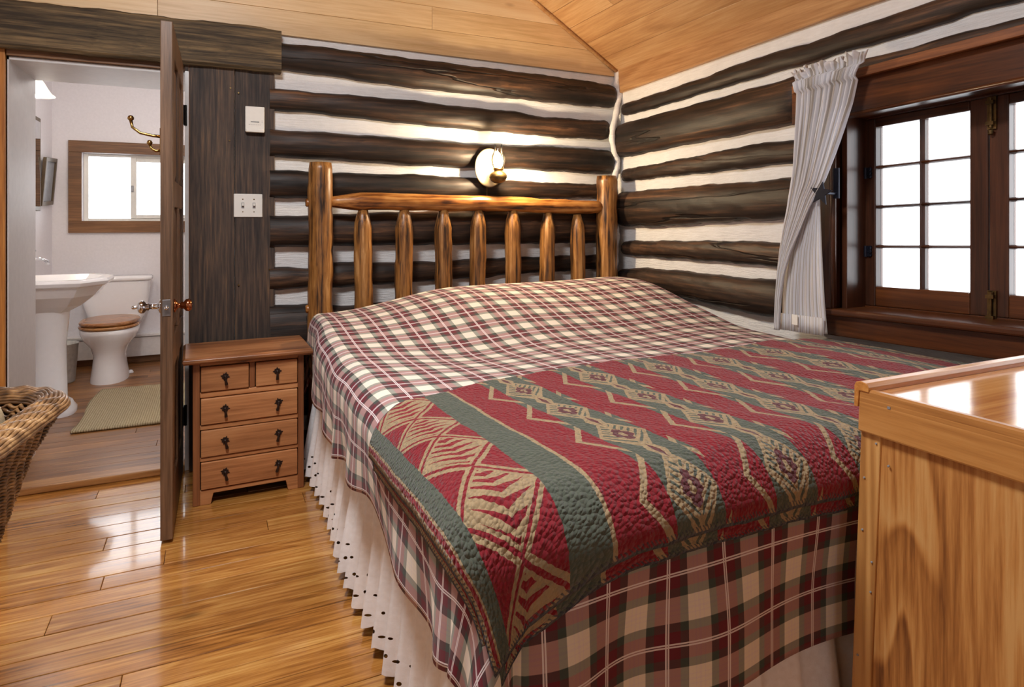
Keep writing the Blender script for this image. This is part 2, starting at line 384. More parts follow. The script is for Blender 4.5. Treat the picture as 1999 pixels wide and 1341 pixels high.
# ---------------------------------------------------------------- mesh helpers
class MB:
    def __init__(s): s.v = []; s.f = []; s.uv = {}
    def box(s, x0, x1, y0, y1, z0, z1):
        b = len(s.v)
        s.v += [(x0, y0, z0), (x1, y0, z0), (x1, y1, z0), (x0, y1, z0), (x0, y0, z1), (x1, y0, z1), (x1, y1, z1), (x0, y1, z1)]
        s.f += [tuple(b+i for i in q) for q in ((0, 3, 2, 1), (4, 5, 6, 7), (0, 1, 5, 4), (1, 2, 6, 5), (2, 3, 7, 6), (3, 0, 4, 7))]
        return s
    def prism(s, poly, axis, a0, a1):
        """poly in the two other axes (cyclic order), extruded along axis"""
        b = len(s.v); n = len(poly)
        for a in (a0, a1):
            for (p, q) in poly:
                s.v.append({'X': (a, p, q), 'Y': (p, a, q), 'Z': (p, q, a)}[axis])
        s.f.append(tuple(b+i for i in range(n))[::-1]); s.f.append(tuple(b+n+i for i in range(n)))
        for i in range(n):
            j = (i+1) % n; s.f.append((b+i, b+j, b+n+j, b+n+i))
        return s
    def grid(s, rows, uvs=None, closed=False):
        b = len(s.v); nr, nc = len(rows), len(rows[0])
        for r in rows: s.v += [tuple(p) for p in r]
        if uvs:
            k = b
            for r in uvs:
                for t in r: s.uv[k] = t; k += 1
        for i in range(nr-1):
            for j in range(nc if closed else nc-1):
                j2 = (j+1) % nc
                s.f.append((b+i*nc+j, b+i*nc+j2, b+(i+1)*nc+j2, b+(i+1)*nc+j))
        return b
    def tube(s, pts, rad, seg=10, caps=True):
        pts = [Vector(p) for p in pts]; n = len(pts)
        rad = rad if isinstance(rad, (list, tuple)) else [rad]*n
        rows = []; up = None
        for i in range(n):
            d = (pts[min(i+1, n-1)]-pts[max(i-1, 0)]).normalized()
            if up is None: up = Vector((0, 0, 1)) if abs(d.z) < .9 else Vector((1, 0, 0))
            a = d.cross(up).normalized(); c = a.cross(d).normalized(); up = c
            rows.append([pts[i]+(a*math.cos(2*PI*k/seg)+c*math.sin(2*PI*k/seg))*rad[i] for k in range(seg)])
        b = s.grid(rows, closed=True)
        if caps:
            s.f.append(tuple(b+k for k in range(seg))[::-1]); s.f.append(tuple(b+(n-1)*seg+k for k in range(seg)))
        return s
    def lathe(s, prof, c=(0, 0, 0), seg=24, axis='Z', sx=1., sy=1.):
        rows = []
        for (r, h) in prof:
            row = []
            for k in range(seg):
                a = 2*PI*k/seg; x, y = r*math.cos(a)*sx, r*math.sin(a)*sy
                p = {'Z': (x, y, h), 'X': (h, x, y), 'Y': (y, h, x)}[axis]
                row.append((c[0]+p[0], c[1]+p[1], c[2]+p[2]))
            rows.append(row)
        b = s.grid(rows, closed=True); n = len(prof)
        s.f.append(tuple(b+k for k in range(seg))[::-1]); s.f.append(tuple(b+(n-1)*seg+k for k in range(seg)))
        return s
    def build(s, name, mat, parent=None, smooth=False, bevel=0., solid=0., sub=0, fix=True, fn=None):
        if fn: s.v = [fn(*p) for p in s.v]
        me = bpy.data.meshes.new(name); me.from_pydata([tuple(p) for p in s.v], [], s.f)
        if s.uv:
            ul = me.uv_layers.new(name='UVMap')
            for l in me.loops: ul.data[l.index].uv = s.uv.get(l.vertex_index, (0, 0))
        if fix and not s.uv:
            import bmesh
            bm = bmesh.new(); bm.from_mesh(me); bmesh.ops.recalc_face_normals(bm, faces=bm.faces); bm.to_mesh(me); bm.free()
        me.materials.append(mat)
        if smooth: me.polygons.foreach_set('use_smooth', [True]*len(me.polygons))
        me.update()
        o = bpy.data.objects.new(name, me); COL.objects.link(o)
        if parent is not None: o.parent = parent
        if bevel:
            md = o.modifiers.new('bevel', 'BEVEL'); md.width = bevel; md.segments = 2; md.limit_method = 'ANGLE'; md.angle_limit = .6
        if solid:
            md = o.modifiers.new('solid', 'SOLIDIFY'); md.thickness = solid; md.offset = 0
        if sub:
            md = o.modifiers.new('sub', 'SUBSURF'); md.levels = sub; md.render_levels = sub
        return o
def box(name, mat, x0, x1, y0, y1, z0, z1, parent=None, bevel=.003, fn=None):
    return MB().box(x0, x1, y0, y1, z0, z1).build(name, mat, parent, bevel=bevel, fn=fn)
def tag(o, label=None, cat=None, group=None, kind=None):
    if label: o['label'] = label
    if cat: o['category'] = cat
    if group: o['group'] = group
    if kind: o['kind'] = kind
    return o
def empty(name, loc=(0, 0, 0), rz=0.):
    o = bpy.data.objects.new(name, None); COL.objects.link(o); o.location = loc; o.rotation_euler = (0, 0, rz)
    o.empty_display_size = .1
    return o
def thing(name, label, cat, loc=(0, 0, 0), rz=0., group=None):
    return tag(empty(name, loc, rz), label, cat, group)
def lerp(tab, x):
    if (x-tab[0][0])*(tab[-1][0]-tab[0][0]) <= 0: return tab[0][1]
    for (a, va), (b, vb) in zip(tab, tab[1:]):
        if min(a, b) <= x <= max(a, b): return va+(vb-va)*(x-a)/(b-a)
    return tab[-1][1]
def sstep(a, b, x):
    t = max(0., min(1., (x-a)/(b-a))); return t*t*(3-2*t)
def hsh(*a):
    return math.sin(a[0]*12.9898+(a[1] if len(a) > 1 else 0)*78.233+(a[2] if len(a) > 2 else 0)*37.7)*43758.5453 % 1.
def wav(x, k=0.):
    return (math.sin(x*9.1+k)+.6*math.sin(x*23.7+k*2.3)+.35*math.sin(x*57.+k*3.1))/1.95

# ---------------------------------------------------------------- floor
YB = -5.6; XL_ROOM = -3.9
floor = tag(box('floor', M['darkgap'], XL_ROOM-.05, .3, YB, .05, -.10, -.024, bevel=0), kind='structure')
y = .0; i = 0
while y > YB+.05:
    wd = .084+.026*hsh(i, 3)
    y1 = max(y-wd, YB)
    cuts = [XL_ROOM]
    x = XL_ROOM+.4+2.6*hsh(i, 9)
    while x < -.3: cuts.append(x); x += 2.3+1.2*hsh(i, x)
    cuts.append(0.)
    for a, b in zip(cuts, cuts[1:]):
        box('plank', M['floor'], a+.0006, b-.0006, y1+.0011, y-.0011, -.024, 0.0-.0012*hsh(i, a), floor, bevel=.0018)
    y = y1; i += 1

bfloor = tag(box('floor_bathroom', M['darkgap'], -3.5, -1.7, .05, 2.62, -.10, .006, bevel=0), kind='structure')
y = .06; i = 0
while y < 2.6:
    wd = .09; y1 = min(y+wd, 2.62)
    cuts = [-3.45]; x = -3.3+.9*hsh(i, 5)
    while x < -2.0: cuts.append(x); x += 1.2+.8*hsh(i, x)
    cuts.append(-1.75)
    for a, b in zip(cuts, cuts[1:]):
        box('plank', M['bath_floor'], a+.0006, b-.0006, y+.0008, y1-.0008, .006, .03, bfloor, bevel=.0015)
    y = y1; i += 1
thr = tag(box('trim_1', M['bath_floor'], -3.10, -2.43, -.03, .06, .0, .032, bevel=.006), kind='structure')

# ---------------------------------------------------------------- back wall: chinked logs, gable boards, upright boards
SL = .615; Z0 = 2.11
def roofz(x):
    return Z0+SL*min(-x, x+3.9) if -3.9 < x < 0 else Z0
wb = MB()
wb.prism([(-2.43, -.1), (.35, -.1), (.35, 2.2), (0, 2.2), (-1.95, 3.4), (-2.43, 3.12)], 'Y', 0, .44)
wb.prism([(-3.95, -.1), (-3.10, -.1), (-3.10, 2.72), (-3.95, 2.2)], 'Y', 0, .44)
wb.prism([(-3.10, 1.866), (-2.43, 1.866), (-2.43, 3.12), (-3.10, 2.72)], 'Y', 0, .44)
wall_back = tag(wb.build('wall_back', M['chink']), kind='structure')

LOGS_BACK = [
 ([(-1.999, 2.049), (-1.78, 2.05), (-1.356, 2.043), (-0.958, 2.037), (-0.585, 2.032), (-0.334, 2.027), (-0.051, 2.015)],
  [(-1.999, 1.913), (-1.84, 1.91), (-1.593, 1.896), (-1.329, 1.884), (-1.047, 1.88), (-0.744, 1.875), (-0.419, 1.871), (-0.032, 1.871)], -.022),
 ([(-2.033, 1.819), (-1.84, 1.819), (-1.593, 1.819), (-1.329, 1.818), (-1.047, 1.805), (-0.744, 1.804), (-0.585, 1.786), (-0.334, 1.786), (-0.069, 1.791)],
  [(-2.033, 1.71), (-1.84, 1.711), (-1.593, 1.697), (-1.329, 1.688), (-1.047, 1.679), (-0.744, 1.676), (-0.419, 1.665), (-0.105, 1.672)], -.07),
 ([(-2.033, 1.619), (-1.84, 1.618), (-1.593, 1.616), (-1.329, 1.609), (-1.047, 1.603), (-0.898, 1.6), (-0.419, 1.613), (-0.159, 1.608)],
  [(-2.033, 1.48), (-1.84, 1.479), (-1.593, 1.473), (-1.329, 1.465), (-0.988, 1.464), (-0.744, 1.47), (-0.419, 1.462), (-0.069, 1.455)], -.04),
 ([(-2.033, 1.419), (-1.888, 1.418), (-1.593, 1.415), (-1.329, 1.42), (-1.047, 1.411), (-0.775, 1.401), (-0.419, 1.395), (-0.159, 1.396)],
  [(-2.033, 1.28), (-1.888, 1.28), (-1.719, 1.278), (-1.047, 1.278), (-0.744, 1.288), (-0.419, 1.301), (-0.159, 1.311)], -.08),
 ([(-2.033, 1.195), (-1.888, 1.196), (-1.719, 1.203), (-1.555, 1.212), (-0.585, 1.244), (-0.159, 1.259)],
  [(-2.033, 1.035), (-1.719, 1.035), (-1.329, 1.035), (-0.898, 1.032), (-0.585, 1.03), (-0.177, 1.028)], -.025),
 ([(-2.033, 0.941), (-1.876, 0.926), (-1.743, 0.957), (-1.555, 0.95), (-1.19, 0.945), (-0.898, 0.955), (-0.552, 0.956), (-0.177, 0.959)],
  [(-2.033, 0.826), (-1.876, 0.831), (-1.743, 0.825), (-1.555, 0.83), (-1.329, 0.833), (-1.19, 0.841), (-0.898, 0.843), (-0.744, 0.859), (-0.419, 0.862), (-0.177, 0.869)], -.05),
 ([(-2.033, 0.753), (-1.876, 0.751), (-1.743, 0.731), (-1.555, 0.733), (-1.329, 0.744), (-0.177, 0.77)],
  [(-2.033, 0.43), (-1.876, 0.43), (-0.177, 0.50)], -.03),
 ([(-2.033, .36), (-.177, .40)], [(-2.033, .19), (-.177, .2)], -.03),
 ([(-2.033, .115), (-.177, .12)], [(-2.033, .0), (-.177, .0)], -.03),
]
LOGS_RIGHT = [
 ([(-0.048, 1.893), (-0.272, 1.893), (-0.636, 1.904), (-0.785, 1.908), (-0.894, 1.917), (-1.119, 1.928), (-1.28, 1.928), (-1.452, 1.926), (-1.613, 1.934), (-1.752, 1.938), (-1.914, 1.94), (-1.965, 1.944), (-3.2, 1.985)],
  [(0.012, 1.821), (-0.218, 1.812), (-0.522, 1.819), (-0.845, 1.829), (-1.119, 1.834), (-1.28, 1.838), (-1.453, 1.837), (-1.597, 1.847), (-1.718, 1.847), (-1.824, 1.845), (-1.956, 1.854), (-2.113, 1.863), (-2.223, 1.859), (-3.2, 1.88)], -.03),
 ([(0.035, 1.763), (-0.272, 1.771), (-0.636, 1.778), (-0.795, 1.781), (-0.942, 1.784), (-1.119, 1.791), (-1.28, 1.792), (-1.34, 1.796), (-1.452, 1.799), (-1.597, 1.798), (-1.728, 1.799), (-1.87, 1.8), (-1.998, 1.807), (-2.113, 1.807), (-2.223, 1.809), (-3.2, 1.83)],
  [(-0.003, 1.554), (-0.376, 1.565), (-0.636, 1.574), (-0.942, 1.579), (-1.059, 1.581), (-1.202, 1.586), (-1.40, 1.588), (-1.46, 1.74), (-3.2, 1.76)], -.0),
 ([(0.027, 1.487), (-0.272, 1.49), (-0.522, 1.501), (-0.845, 1.513), (-1.119, 1.529), (-1.34, 1.523)],
  [(0.027, 1.408), (-0.272, 1.409), (-0.522, 1.413), (-0.775, 1.412), (-1.033, 1.415), (-1.34, 1.42)], -.03),
 ([(0.027, 1.343), (-0.401, 1.35), (-0.764, 1.352), (-0.845, 1.36), (-0.942, 1.352), (-1.161, 1.354), (-1.332, 1.358)],
  [(0.013, 1.146), (-0.074, 1.135), (-0.352, 1.129), (-0.587, 1.139), (-0.835, 1.155), (-1.305, 1.172)], -.005),
 ([(-0.016, 1.025), (-0.143, 1.046), (-0.63, 1.06), (-1.018, 1.071), (-1.276, 1.072)],
  [(-0.002, 0.957), (-0.276, 0.955), (-0.63, 0.958), (-1.018, 0.96), (-1.276, 0.958)], -.025),
 ([(0.013, 0.863), (-0.276, 0.891), (-0.63, 0.898), (-1.018, 0.895), (-1.261, 0.903)],
  [(0, .73), (-0.63, 0.752), (-1.018, 0.733), (-1.261, 0.728)], -.01),
 ([(0, .64), (-1.5, .62), (-3.2, .62)], [(0, .40), (-1.5, .40), (-3.2, .40)], -.01),
 ([(0, .33), (-1.5, .33), (-3.2, .33)], [(0, .08), (-1.5, .08), (-3.2, .08)], -.01),
]
def log_mesh(top, bot, e0, e1, face, seed, round1=True):
    """face: maps (along, out, z); e0..e1 extent along the wall; e1 end is rounded (corner)"""
    n = 72; nc = 15; rows = []
    L = abs(e1-e0)
    for i in range(n+1):
        t = i/n
        t = 1-(1-t)**1.6 if round1 else t           # finer towards the rounded end
        a = e0+(e1-e0)*t
        zt, zb = lerp(top, a), lerp(bot, a)
        zt += .004*wav(a*2.2, seed); zb += .004*wav(a*2.6, seed+5)
        hh = (zt-zb)/2; zc = (zt+zb)/2
        d = L*(1-t)
        k = 1.
        if round1:
            R = .055
            k = math.sqrt(max(0., 1-(1-min(d, R)/R)**2)) if d < R else 1.
            k = max(k, .02)
        kz = .55+.45*k if round1 else 1.
        dep = min(.085, hh*.95)*k
        row = []
        for j in range(nc):
            ph = -PI/2+PI*j/(nc-1)
            o = dep*math.cos(ph)**.75+.0035*wav(a*3+ph*2., seed*1.7)*math.cos(ph)*k
            if j in (0, nc-1): o = -.02
            row.append(face(a, o, zc+hh*kz*math.sin(ph)))
        rows.append(row)
    mb = MB(); b = mb.grid(rows)
    return mb
for k, (t, bt, end) in enumerate(LOGS_BACK):
    o = log_mesh(t, bt, -2.06 if k else -2.02, end, lambda a, o, z: (a, -o, z), k*3.1).build('log', M['logX'], wall_back, smooth=True)
# bead of chinking that winds between the two walls' log ends
def vert_plane(px, py):
    """point on the upright plane through the corner facing the room"""
    th = math.atan(583/1243.); fw = 3.98
    rt = (px-999.5)/1243*fw
    return (-2.309+rt*math.cos(th)+fw*math.sin(th), -3.353-rt*math.sin(th)+fw*math.cos(th), 1.17-(py-430)/1243*fw)
ZIG = [(-.012, -.02, 2.11), (-.03, -.03, 2.02), (-.012, -.035, 1.965), (-.05, -.06, 1.835), (-.085, -.07, 1.735), (-.10, -.085, 1.665), (-.06, -.06, 1.58), (-.035, -.05, 1.535), (-.045, -.05, 1.48), (-.08, -.075, 1.41),
       (-.10, -.08, 1.30), (-.09, -.075, 1.23), (-.05, -.05, 1.13), (-.03, -.035, 1.08), (-.05, -.05, 1.0), (-.06, -.06, .92), (-.08, -.07, .82), (-.05, -.05, .7), (-.05, -.05, .0)]
pts = []
for a, b2 in zip(ZIG, ZIG[1:]):
    for s in range(4):
        t = s/4; pts.append(tuple(a[i]+(b2[i]-a[i])*t for i in range(3)))
pts.append(ZIG[-1])
MB().tube(pts, [.019+.002*math.sin(i*1.7) for i in range(len(pts))], 10).build('corner_chinking', M['chink'], wall_back, smooth=True)
# upright weathered boards beside the door, beam above
for (a, b, nm) in ((-2.411, -2.2175, 0), (-2.2155, -2.037, 1)):
    box('upright_board', M['boardZ'], a, b, -.034+.004*nm, .0, .0, 1.90, wall_back, bevel=.004)
nail = MB()
for (x, z) in ((-2.235, 1.80), (-2.20, 1.78), (-2.24, 1.55), (-2.06, .93), (-2.2, .86)):
    nail.lathe([(.004, -.0375), (.0045, -.034), (.0045, -.03)], (x, 0, z), 8, 'Y')
tag(nail.build('nail_head', M['oldbrass'], wall_back), kind='stuff')
def beam_mesh():
    rows = []; n = 60; X0, X1 = -3.9, -2.008
    for i in range(n+1):
        x = X0+(X1-X0)*i/n
        zt = 2.095+.006*wav(x*1.3, 2)+(.006 if x > -2.6 else 0)*math.sin((x+2.6)*5); zb = 1.893+.0025*wav(x*2, 5)
        f = -.066
        rows.append([(x, 0., zb), (x, f+.012, zb-.002), (x, f, zb+.012), (x, f-.002*wav(x*5, 1), zb+.07), (x, f-.003, zt-.06), (x, f, zt-.008), (x, f+.008, zt), (x, 0., zt)])
    mb = MB(); b = mb.grid(rows)
    mb.f.append(tuple(range(8))); mb.f.append(tuple(b+n*8+k for k in range(8))[::-1])
    return mb
tag(beam_mesh().build('trim_2', M['beamX'], smooth=False), kind='structure')
# gable boards
rowsz = [2.083]+[2.214+.1255*k for k in range(12)]
joints = {0: [-2.541], 1: [-1.226], 2: [-2.1], 3: [-1.6], 4: [-2.4], 5: [-1.7]}
def roof_x(z): return max(0., (z-Z0)/SL)
for k in range(len(rowsz)-1):
    za, zb = rowsz[k], rowsz[k+1]
    if za > 3.29: break
    a0, a1 = -roof_x(za), -roof_x(min(zb, 3.309))
    l0, l1 = -3.9+roof_x(za), -3.9+roof_x(min(zb, 3.309))
    cuts = [None]+joints.get(k, [])+[None]
    for p, q in zip(cuts, cuts[1:]):
        tl = (l1, l0) if p is None else (p+.0008, p+.0008)
        tr = (a1, a0) if q is None else (q-.0008, q-.0008)
        zz = .012 if k == 0 else 0
        dz0 = (lambda x: 0.004*(-x)) if k == 0 else (lambda x: 0)
        MB().prism([(tl[1], za+dz0(tl[1])), (tr[1]-(.005 if q is None else 0), za-zz+dz0(tr[1])), (tr[0], zb-.0012), (tl[0], zb-.0012)], 'Y', -.016-.0015*hsh(k, 2), .0).build('gable_plank', M['pineX'], wall_back, bevel=.0015)

# ---------------------------------------------------------------- ceiling: two slopes of pine boards
ceil = MB().prism([(.3, Z0-.12), (.3, Z0+.02), (-1.95, Z0+SL*1.95+.18), (-4.2, Z0+.02), (-4.2, Z0-.12), (-1.95, Z0+SL*1.95+.03)], 'Y', YB, .46)
ceil = tag(ceil.build('ceiling', M['pineY']), kind='structure')
nrm = Vector((SL, 0, 1)).normalized()
Ls = math.hypot(1.95, 1.95*SL); wid = .142; k = 0; s0 = 0.
while s0 < Ls-.01:
    s1 = min(s0+wid, Ls)
    ys = [YB+.02]; y = -3.9+1.2*hsh(k, 4)
    while y < -.35: ys.append(y); y += 1.3+1.0*hsh(k, y)
    ys.append(-.004)
    for side in (0, 1):
        for a, b in zip(ys, ys[1:]):
            def pt(s, off):
                x = -s/Ls*1.95; z = Z0+SL*s/Ls*1.95
                x, z = x-nrm.x*off*1., z-nrm.z*off
                return (x if side == 0 else -3.9-x, z)
            p = [pt(s0+.0006, .0), pt(s0+.0006, .014), pt(s1-.0006, .014), pt(s1-.0006, 0.)]
            p = [(x, z) for x, z in p]
            MB().prism(p, 'Y', a+.0006, b-.0006).build('ceiling_plank', M['pineY'], ceil, bevel=.0018)
    s0 = s1; k += 1
# quarter-round moulding in the angle between gable and slope
def slope_pt(s, off, y):
    x = -s/Ls*1.95-nrm.x*off; return (x, y, Z0+SL*s/Ls*1.95-nrm.z*off)
mm = MB(); mm.tube([slope_pt(.0, .022, -.026), slope_pt(Ls-.02, .022, -.026)], .013, 10)
tag(mm.build('trim_3', M['pineY'], smooth=True), kind='structure')

# ---------------------------------------------------------------- window wall (right)
wr = MB()
wr.prism([(.0, -.1), (-1.62, -.1), (-1.62, 2.2), (.0, 2.2)], 'X', 0, .14)
wr.prism([(-3.50, -.1), (YB, -.1), (YB, 2.2), (-3.50, 2.2)], 'X', 0, .14)
wr.box(0, .14, -3.50, -1.62, -.1, .80)
wr.box(0, .14, -3.50, -1.62, 1.60, 2.2)
wall_right = tag(wr.build('wall_right', M['chink']), kind='structure')
for k, (t, bt, end) in enumerate(LOGS_RIGHT):
    e0 = -1.50 if 2 <= k <= 5 else -3.45
    if k >= 6: e0 = -3.45
    o = log_mesh(t, bt, e0, end-.03, lambda a, o, z: (-o, a, z), 40+k*2.3).build('log', M['logY'], wall_right, smooth=True)
# first board above the logs
MB().prism([(-.012, 1.962), (-.012, 2.108), (-5.5, 2.108), (-5.5, 2.06), (-1.5, 2.0)], 'X', -.022, .0).build('plank', M['pineY'], wall_right, bevel=.0015)

def sh(x, y, z): return (x, y, z+.034*(-y-1.62))      # the window has settled: it climbs gently along the wall
win = tag(empty('window_1', (0, 0, 0)), kind='structure')
# casing: header, left leg, apron, stool
box('header_casing', M['winwood'], -.115, .0, -3.6, -1.435, 1.575, 1.735, win, .004, sh)
MB().prism([(-.10, 1.44), (-.10, 1.75)], 'X', 0, 0) if False else None
box('side_casing', M['winwoodZ'], -.09, .0, -1.60, -1.47, .80, 1.575, win, .004, sh)
mb = MB(); mb.tube([(-.088, -1.612, .815), (-.088, -1.612, 1.575)], .011, 10); mb.build('bead', M['winwoodZ'], win, smooth=True, fn=sh)
mb = MB(); mb.tube([(-.108, -1.615, 1.572), (-.108, -3.6, 1.572)], .008, 8); mb.build('bead', M['winwood'], win, smooth=True, fn=sh)
box('apron', M['winwood'], -.075, .0, -3.6, -1.47, .712, .795, win, .004, sh)
box('stool', M['winwood'], -.105, .10, -3.6, -1.46, .795, .822, win, .008, sh)
box('jamb', M['winwoodZ'], -.04, .145, -1.635, -1.612, .80, 1.60, win, .002, sh)
box('jamb', M['winwood'], -.04, .145, -3.55, -1.62, 1.578, 1.602, win, .002, sh)
# inner frame and casements
box('frame', M['winwoodZ'], .075, .14, -1.662, -1.635, .822, 1.578, win, .003, sh)
box('frame', M['winwood'], .066, .145, -3.55, -1.635, .790, .8275, win, .002, sh)
box('frame', M['winwood'], .066, .145, -3.55, -1.635, 1.5725, 1.605, win, .002, sh)
def casement(y0, y1):
    """y0 > y1: left and right outer edges"""
    za, zb = .828, 1.572; st = .058; x0, x1 = .070, .118
    c = empty('casement'); c.parent = win
    box('stile', M['winwoodZ'], x0, x1, y0-st, y0, za, zb, c, .004, sh)
    box('stile', M['winwoodZ'], x0, x1, y1, y1+st, za, zb, c, .004, sh)
    pz0, pz1 = .905, 1.537
    box('rail', M['winwood'], x0, x1, y1+st, y0-st, za, pz0, c, .004, sh)
    box('rail', M['winwood'], x0, x1, y1+st, y0-st, pz1, zb, c, .004, sh)
    ya, yb = y0-st, y1+st
    ym = (ya+yb)/2
    prof = lambda h: [(x0+.008, -h*.45), (x0+.004, 0), (x0+.008, h*.45), (x0+.02, h), (x1-.006, h), (x1-.006, -h), (x0+.02, -h)]
    MB().prism([(a, ym+d) for a, d in prof(.009)], 'Z', pz0, pz1).build('muntin', M['winwoodZ'], c, fn=sh)
    for r in range(1, 4):
        z = pz0+(pz1-pz0)*r/4
        MB().prism([(a, z+d) for a, d in prof(.007)], 'Y', yb, ya).build('muntin', M['winwood'], c, fn=sh)
    for (a, b) in ((ya, ym+.009), (ym-.009, yb)):
        for r in range(4):
            z0 = pz0+(pz1-pz0)*r/4; z1 = pz0+(pz1-pz0)*(r+1)/4
            MB().prism([(a, z0), (b, z0), (b, z1), (a, z1)], 'X', x0+.030, x0+.034).build('pane', M['pane'], c, fn=sh)
    return c
casement(-1.619, -2.083); casement(-2.087, -2.551); casement(-2.555, -3.019); casement(-3.023, -3.487)
def strap_hinge(z):
    h = MB(); y = -1.640
    h.lathe([(.008, -.022), (.008, .022)], (.066, y, z), 10, 'Z')
    for s in (-1, 1):
        for (dz) in (-.014, .0, .014):
            h.lathe([(.007, .058), (.009, .063), (.009, .070)], (.0, y+s*.016, z+dz), 8, 'X')
    return h.build('hinge', M['bluemetal'], win, smooth=False, fn=sh)
strap_hinge(1.358); strap_hinge(1.045)
def bolt(z, flip):
    h = MB(); y = -2.098
    h.box(.062, .070, y-.014, y+.014, z-.055, z+.055)
    h.lathe([(.005, -.05), (.005, .05)], (.056, y, z), 8, 'Z')
    for dz in (-.035, .035): h.box(.048, .064, y-.012, y+.012, z+dz-.006, z+dz+.006)
    h.lathe([(.003, .0), (.008, -.004), (.008, -.016), (.004, -.02)][::-1], (.056, y, z-.055*flip), 8, 'Z')
    return h.build('bolt', M['oldbrass'], win, fn=sh)
bolt(1.515, 1); bolt(.862, -1)

# ---------------------------------------------------------------- left wall of the bedroom
tag(box('wall_left', M['chink'], -4.2, XL_ROOM, YB, .0, -.1, 2.2, bevel=0), kind='structure')

rw = MB(); rw.box(-4.2, -2.5, YB-.14, YB, -.1, 3.4); rw.box(-1.9, .3, YB-.14, YB, -.1, 3.4); rw.box(-2.5, -1.9, YB-.14, YB, -.1, 1.15); rw.box(-2.5, -1.9, YB-.14, YB, 1.85, 3.4)
tag(rw.build('wall_rear', M['chink']), kind='structure')
w3 = tag(empty('rear_fill_window'), kind='structure')  # unseen window, added in the rear wall to let in fill daylight
for (a, b_) in ((-2.52, -2.46), (-1.94, -1.88)): box('frame', M['winwoodZ'], a, b_, YB-.12, YB+.02, 1.13, 1.87, w3)
for (a, b_) in ((1.13, 1.19), (1.81, 1.87)): box('frame', M['winwood'], -2.46, -1.94, YB-.12, YB+.02, a, b_, w3)
box('pane', M['pane'], -2.46, -1.94, YB-.08, YB-.076, 1.19, 1.81, w3, 0)

# ---------------------------------------------------------------- doorway: jambs, casings, door
jm = MB(); jm.box(-3.13, -3.094, .0, .445, .0, 1.868); jm.box(-3.10, -2.43, .0, .445, 1.853, 1.868)
tag(jm.build('trim_4', M['greywhite']), kind='structure')
tag(box('trim_5', M['orangeZ'], -3.175, -3.103, -.022, .0, .0, 1.893), kind='structure')
tag(box('trim_6', M['bathtrim'], -3.10, -2.43, -.018, .0, 1.868, 1.895, bevel=.002), kind='structure')
tag(box('trim_7', M['white'], -2.430, -2.412, -.010, .0, .0, 1.868, bevel=.001), kind='structure')
tag(box('trim_8', M['orangeZ'], -2.4125, -2.4105, -.03, .0, .0, 1.89, bevel=0), kind='structure')
tag(box('trim_9', M['bathtrim'], -3.103, -3.097, .438, .450, .03, 1.866, bevel=.001), kind='structure')

door = tag(empty('door_1', (-2.455, -.015, 0), 0), kind='structure')
door.rotation_euler = (0, 0, math.radians(-90.6))     # local +X runs from hinge to free edge
DW, DT, DH = .722, .040, 1.892                          # local: x 0..DW, y -DT/2..DT/2 (minus y = bathroom side), z
def dbox(nm, x0, x1, y0, y1, z0, z1, mat=None, bv=.003): return box(nm, mat or M['door'], x0, x1, y0, y1, z0, z1, door, bv)
h = DT/2
dbox('stile', 0, .10, -h, h, .012, DH); dbox('stile', DW-.10, DW, -h, h, .012, DH)
for (a, b) in ((.012, .20), (.62, .74), (1.22, 1.32), (1.78, DH)): dbox('rail', .10, DW-.10, -h, h, a, b)
dbox('mullion', DW/2-.045, DW/2+.045, -h, h, .2, .62); dbox('mullion', DW/2-.045, DW/2+.045, -h, h, .74, 1.22); dbox('mullion', DW/2-.045, DW/2+.045, -h, h, 1.32, 1.78)
for (a, b) in ((.20, .62), (.74, 1.22), (1.32, 1.78)):
    for (c, d) in ((.10, DW/2-.045), (DW/2+.045, DW-.10)):
        mb = MB(); g = .03
        for sgn in (1, -1):
            rows = [[(c, sgn*.006, a), (d, sgn*.006, a), (d, sgn*.006, b), (c, sgn*.006, b)], [(c+g, sgn*.014, a+g), (d-g, sgn*.014, a+g), (d-g, sgn*.014, b-g), (c+g, sgn*.014, b-g)]]
            bb = mb.grid(rows, closed=True); mb.f.append((bb+4, bb+5, bb+6, bb+7))
        mb.build('panel', M['door'], door, bevel=.001)
KZ = .853; KX = DW-.06
# local +Y after a -90 deg turn points to world +X (bedroom side)
def knob(sgn, mat, L):
    pr = [(.024, 0), (.026, .004), (.02, .008), (.010, .014), (.009, L-.040), (.014, L-.036), (.012, L-.030), (.022, L-.022), (.024, L-.012), (.018, L-.003), (.005, L)]
    return MB().lathe([(r, sgn*(h+t)) for r, t in pr], (KX, 0, KZ), 20, 'Y').build('knob', mat, door, smooth=True)
knob(1, M['copper'], .062)['label'] = 'copper door knob'
knob(-1, M['chrome'], .078)['label'] = 'chrome door knob with finial'
MB().lathe([(.001, -h-.098), (.006, -h-.094), (.007, -h-.086), (.004, -h-.078), (.004, -h-.07)], (KX, 0, KZ), 12, 'Y').build('finial', M['chrome'], door, smooth=True)
box('latch_plate', M['zinc'], DW-.001, DW+.002, -.013, .013, KZ-.03, KZ+.03, door, .001)
MB().lathe([(.008, DW), (.008, DW+.012), (.004, DW+.016)], (0, 0, KZ), 12, 'X').build('latch_bolt', M['chrome'], door, smooth=True)
for z in (.26, 1.66):
    hb = MB(); hb.lathe([(.006, z-.048), (.0065, z-.046), (.0065, z+.046), (.006, z+.048)], (-.004, h+.008, 0), 10, 'Z')
    hb.box(-.004, .03, h-.001, h+.002, z-.045, z+.045)
    hb.build('hinge', M['iron'], door)
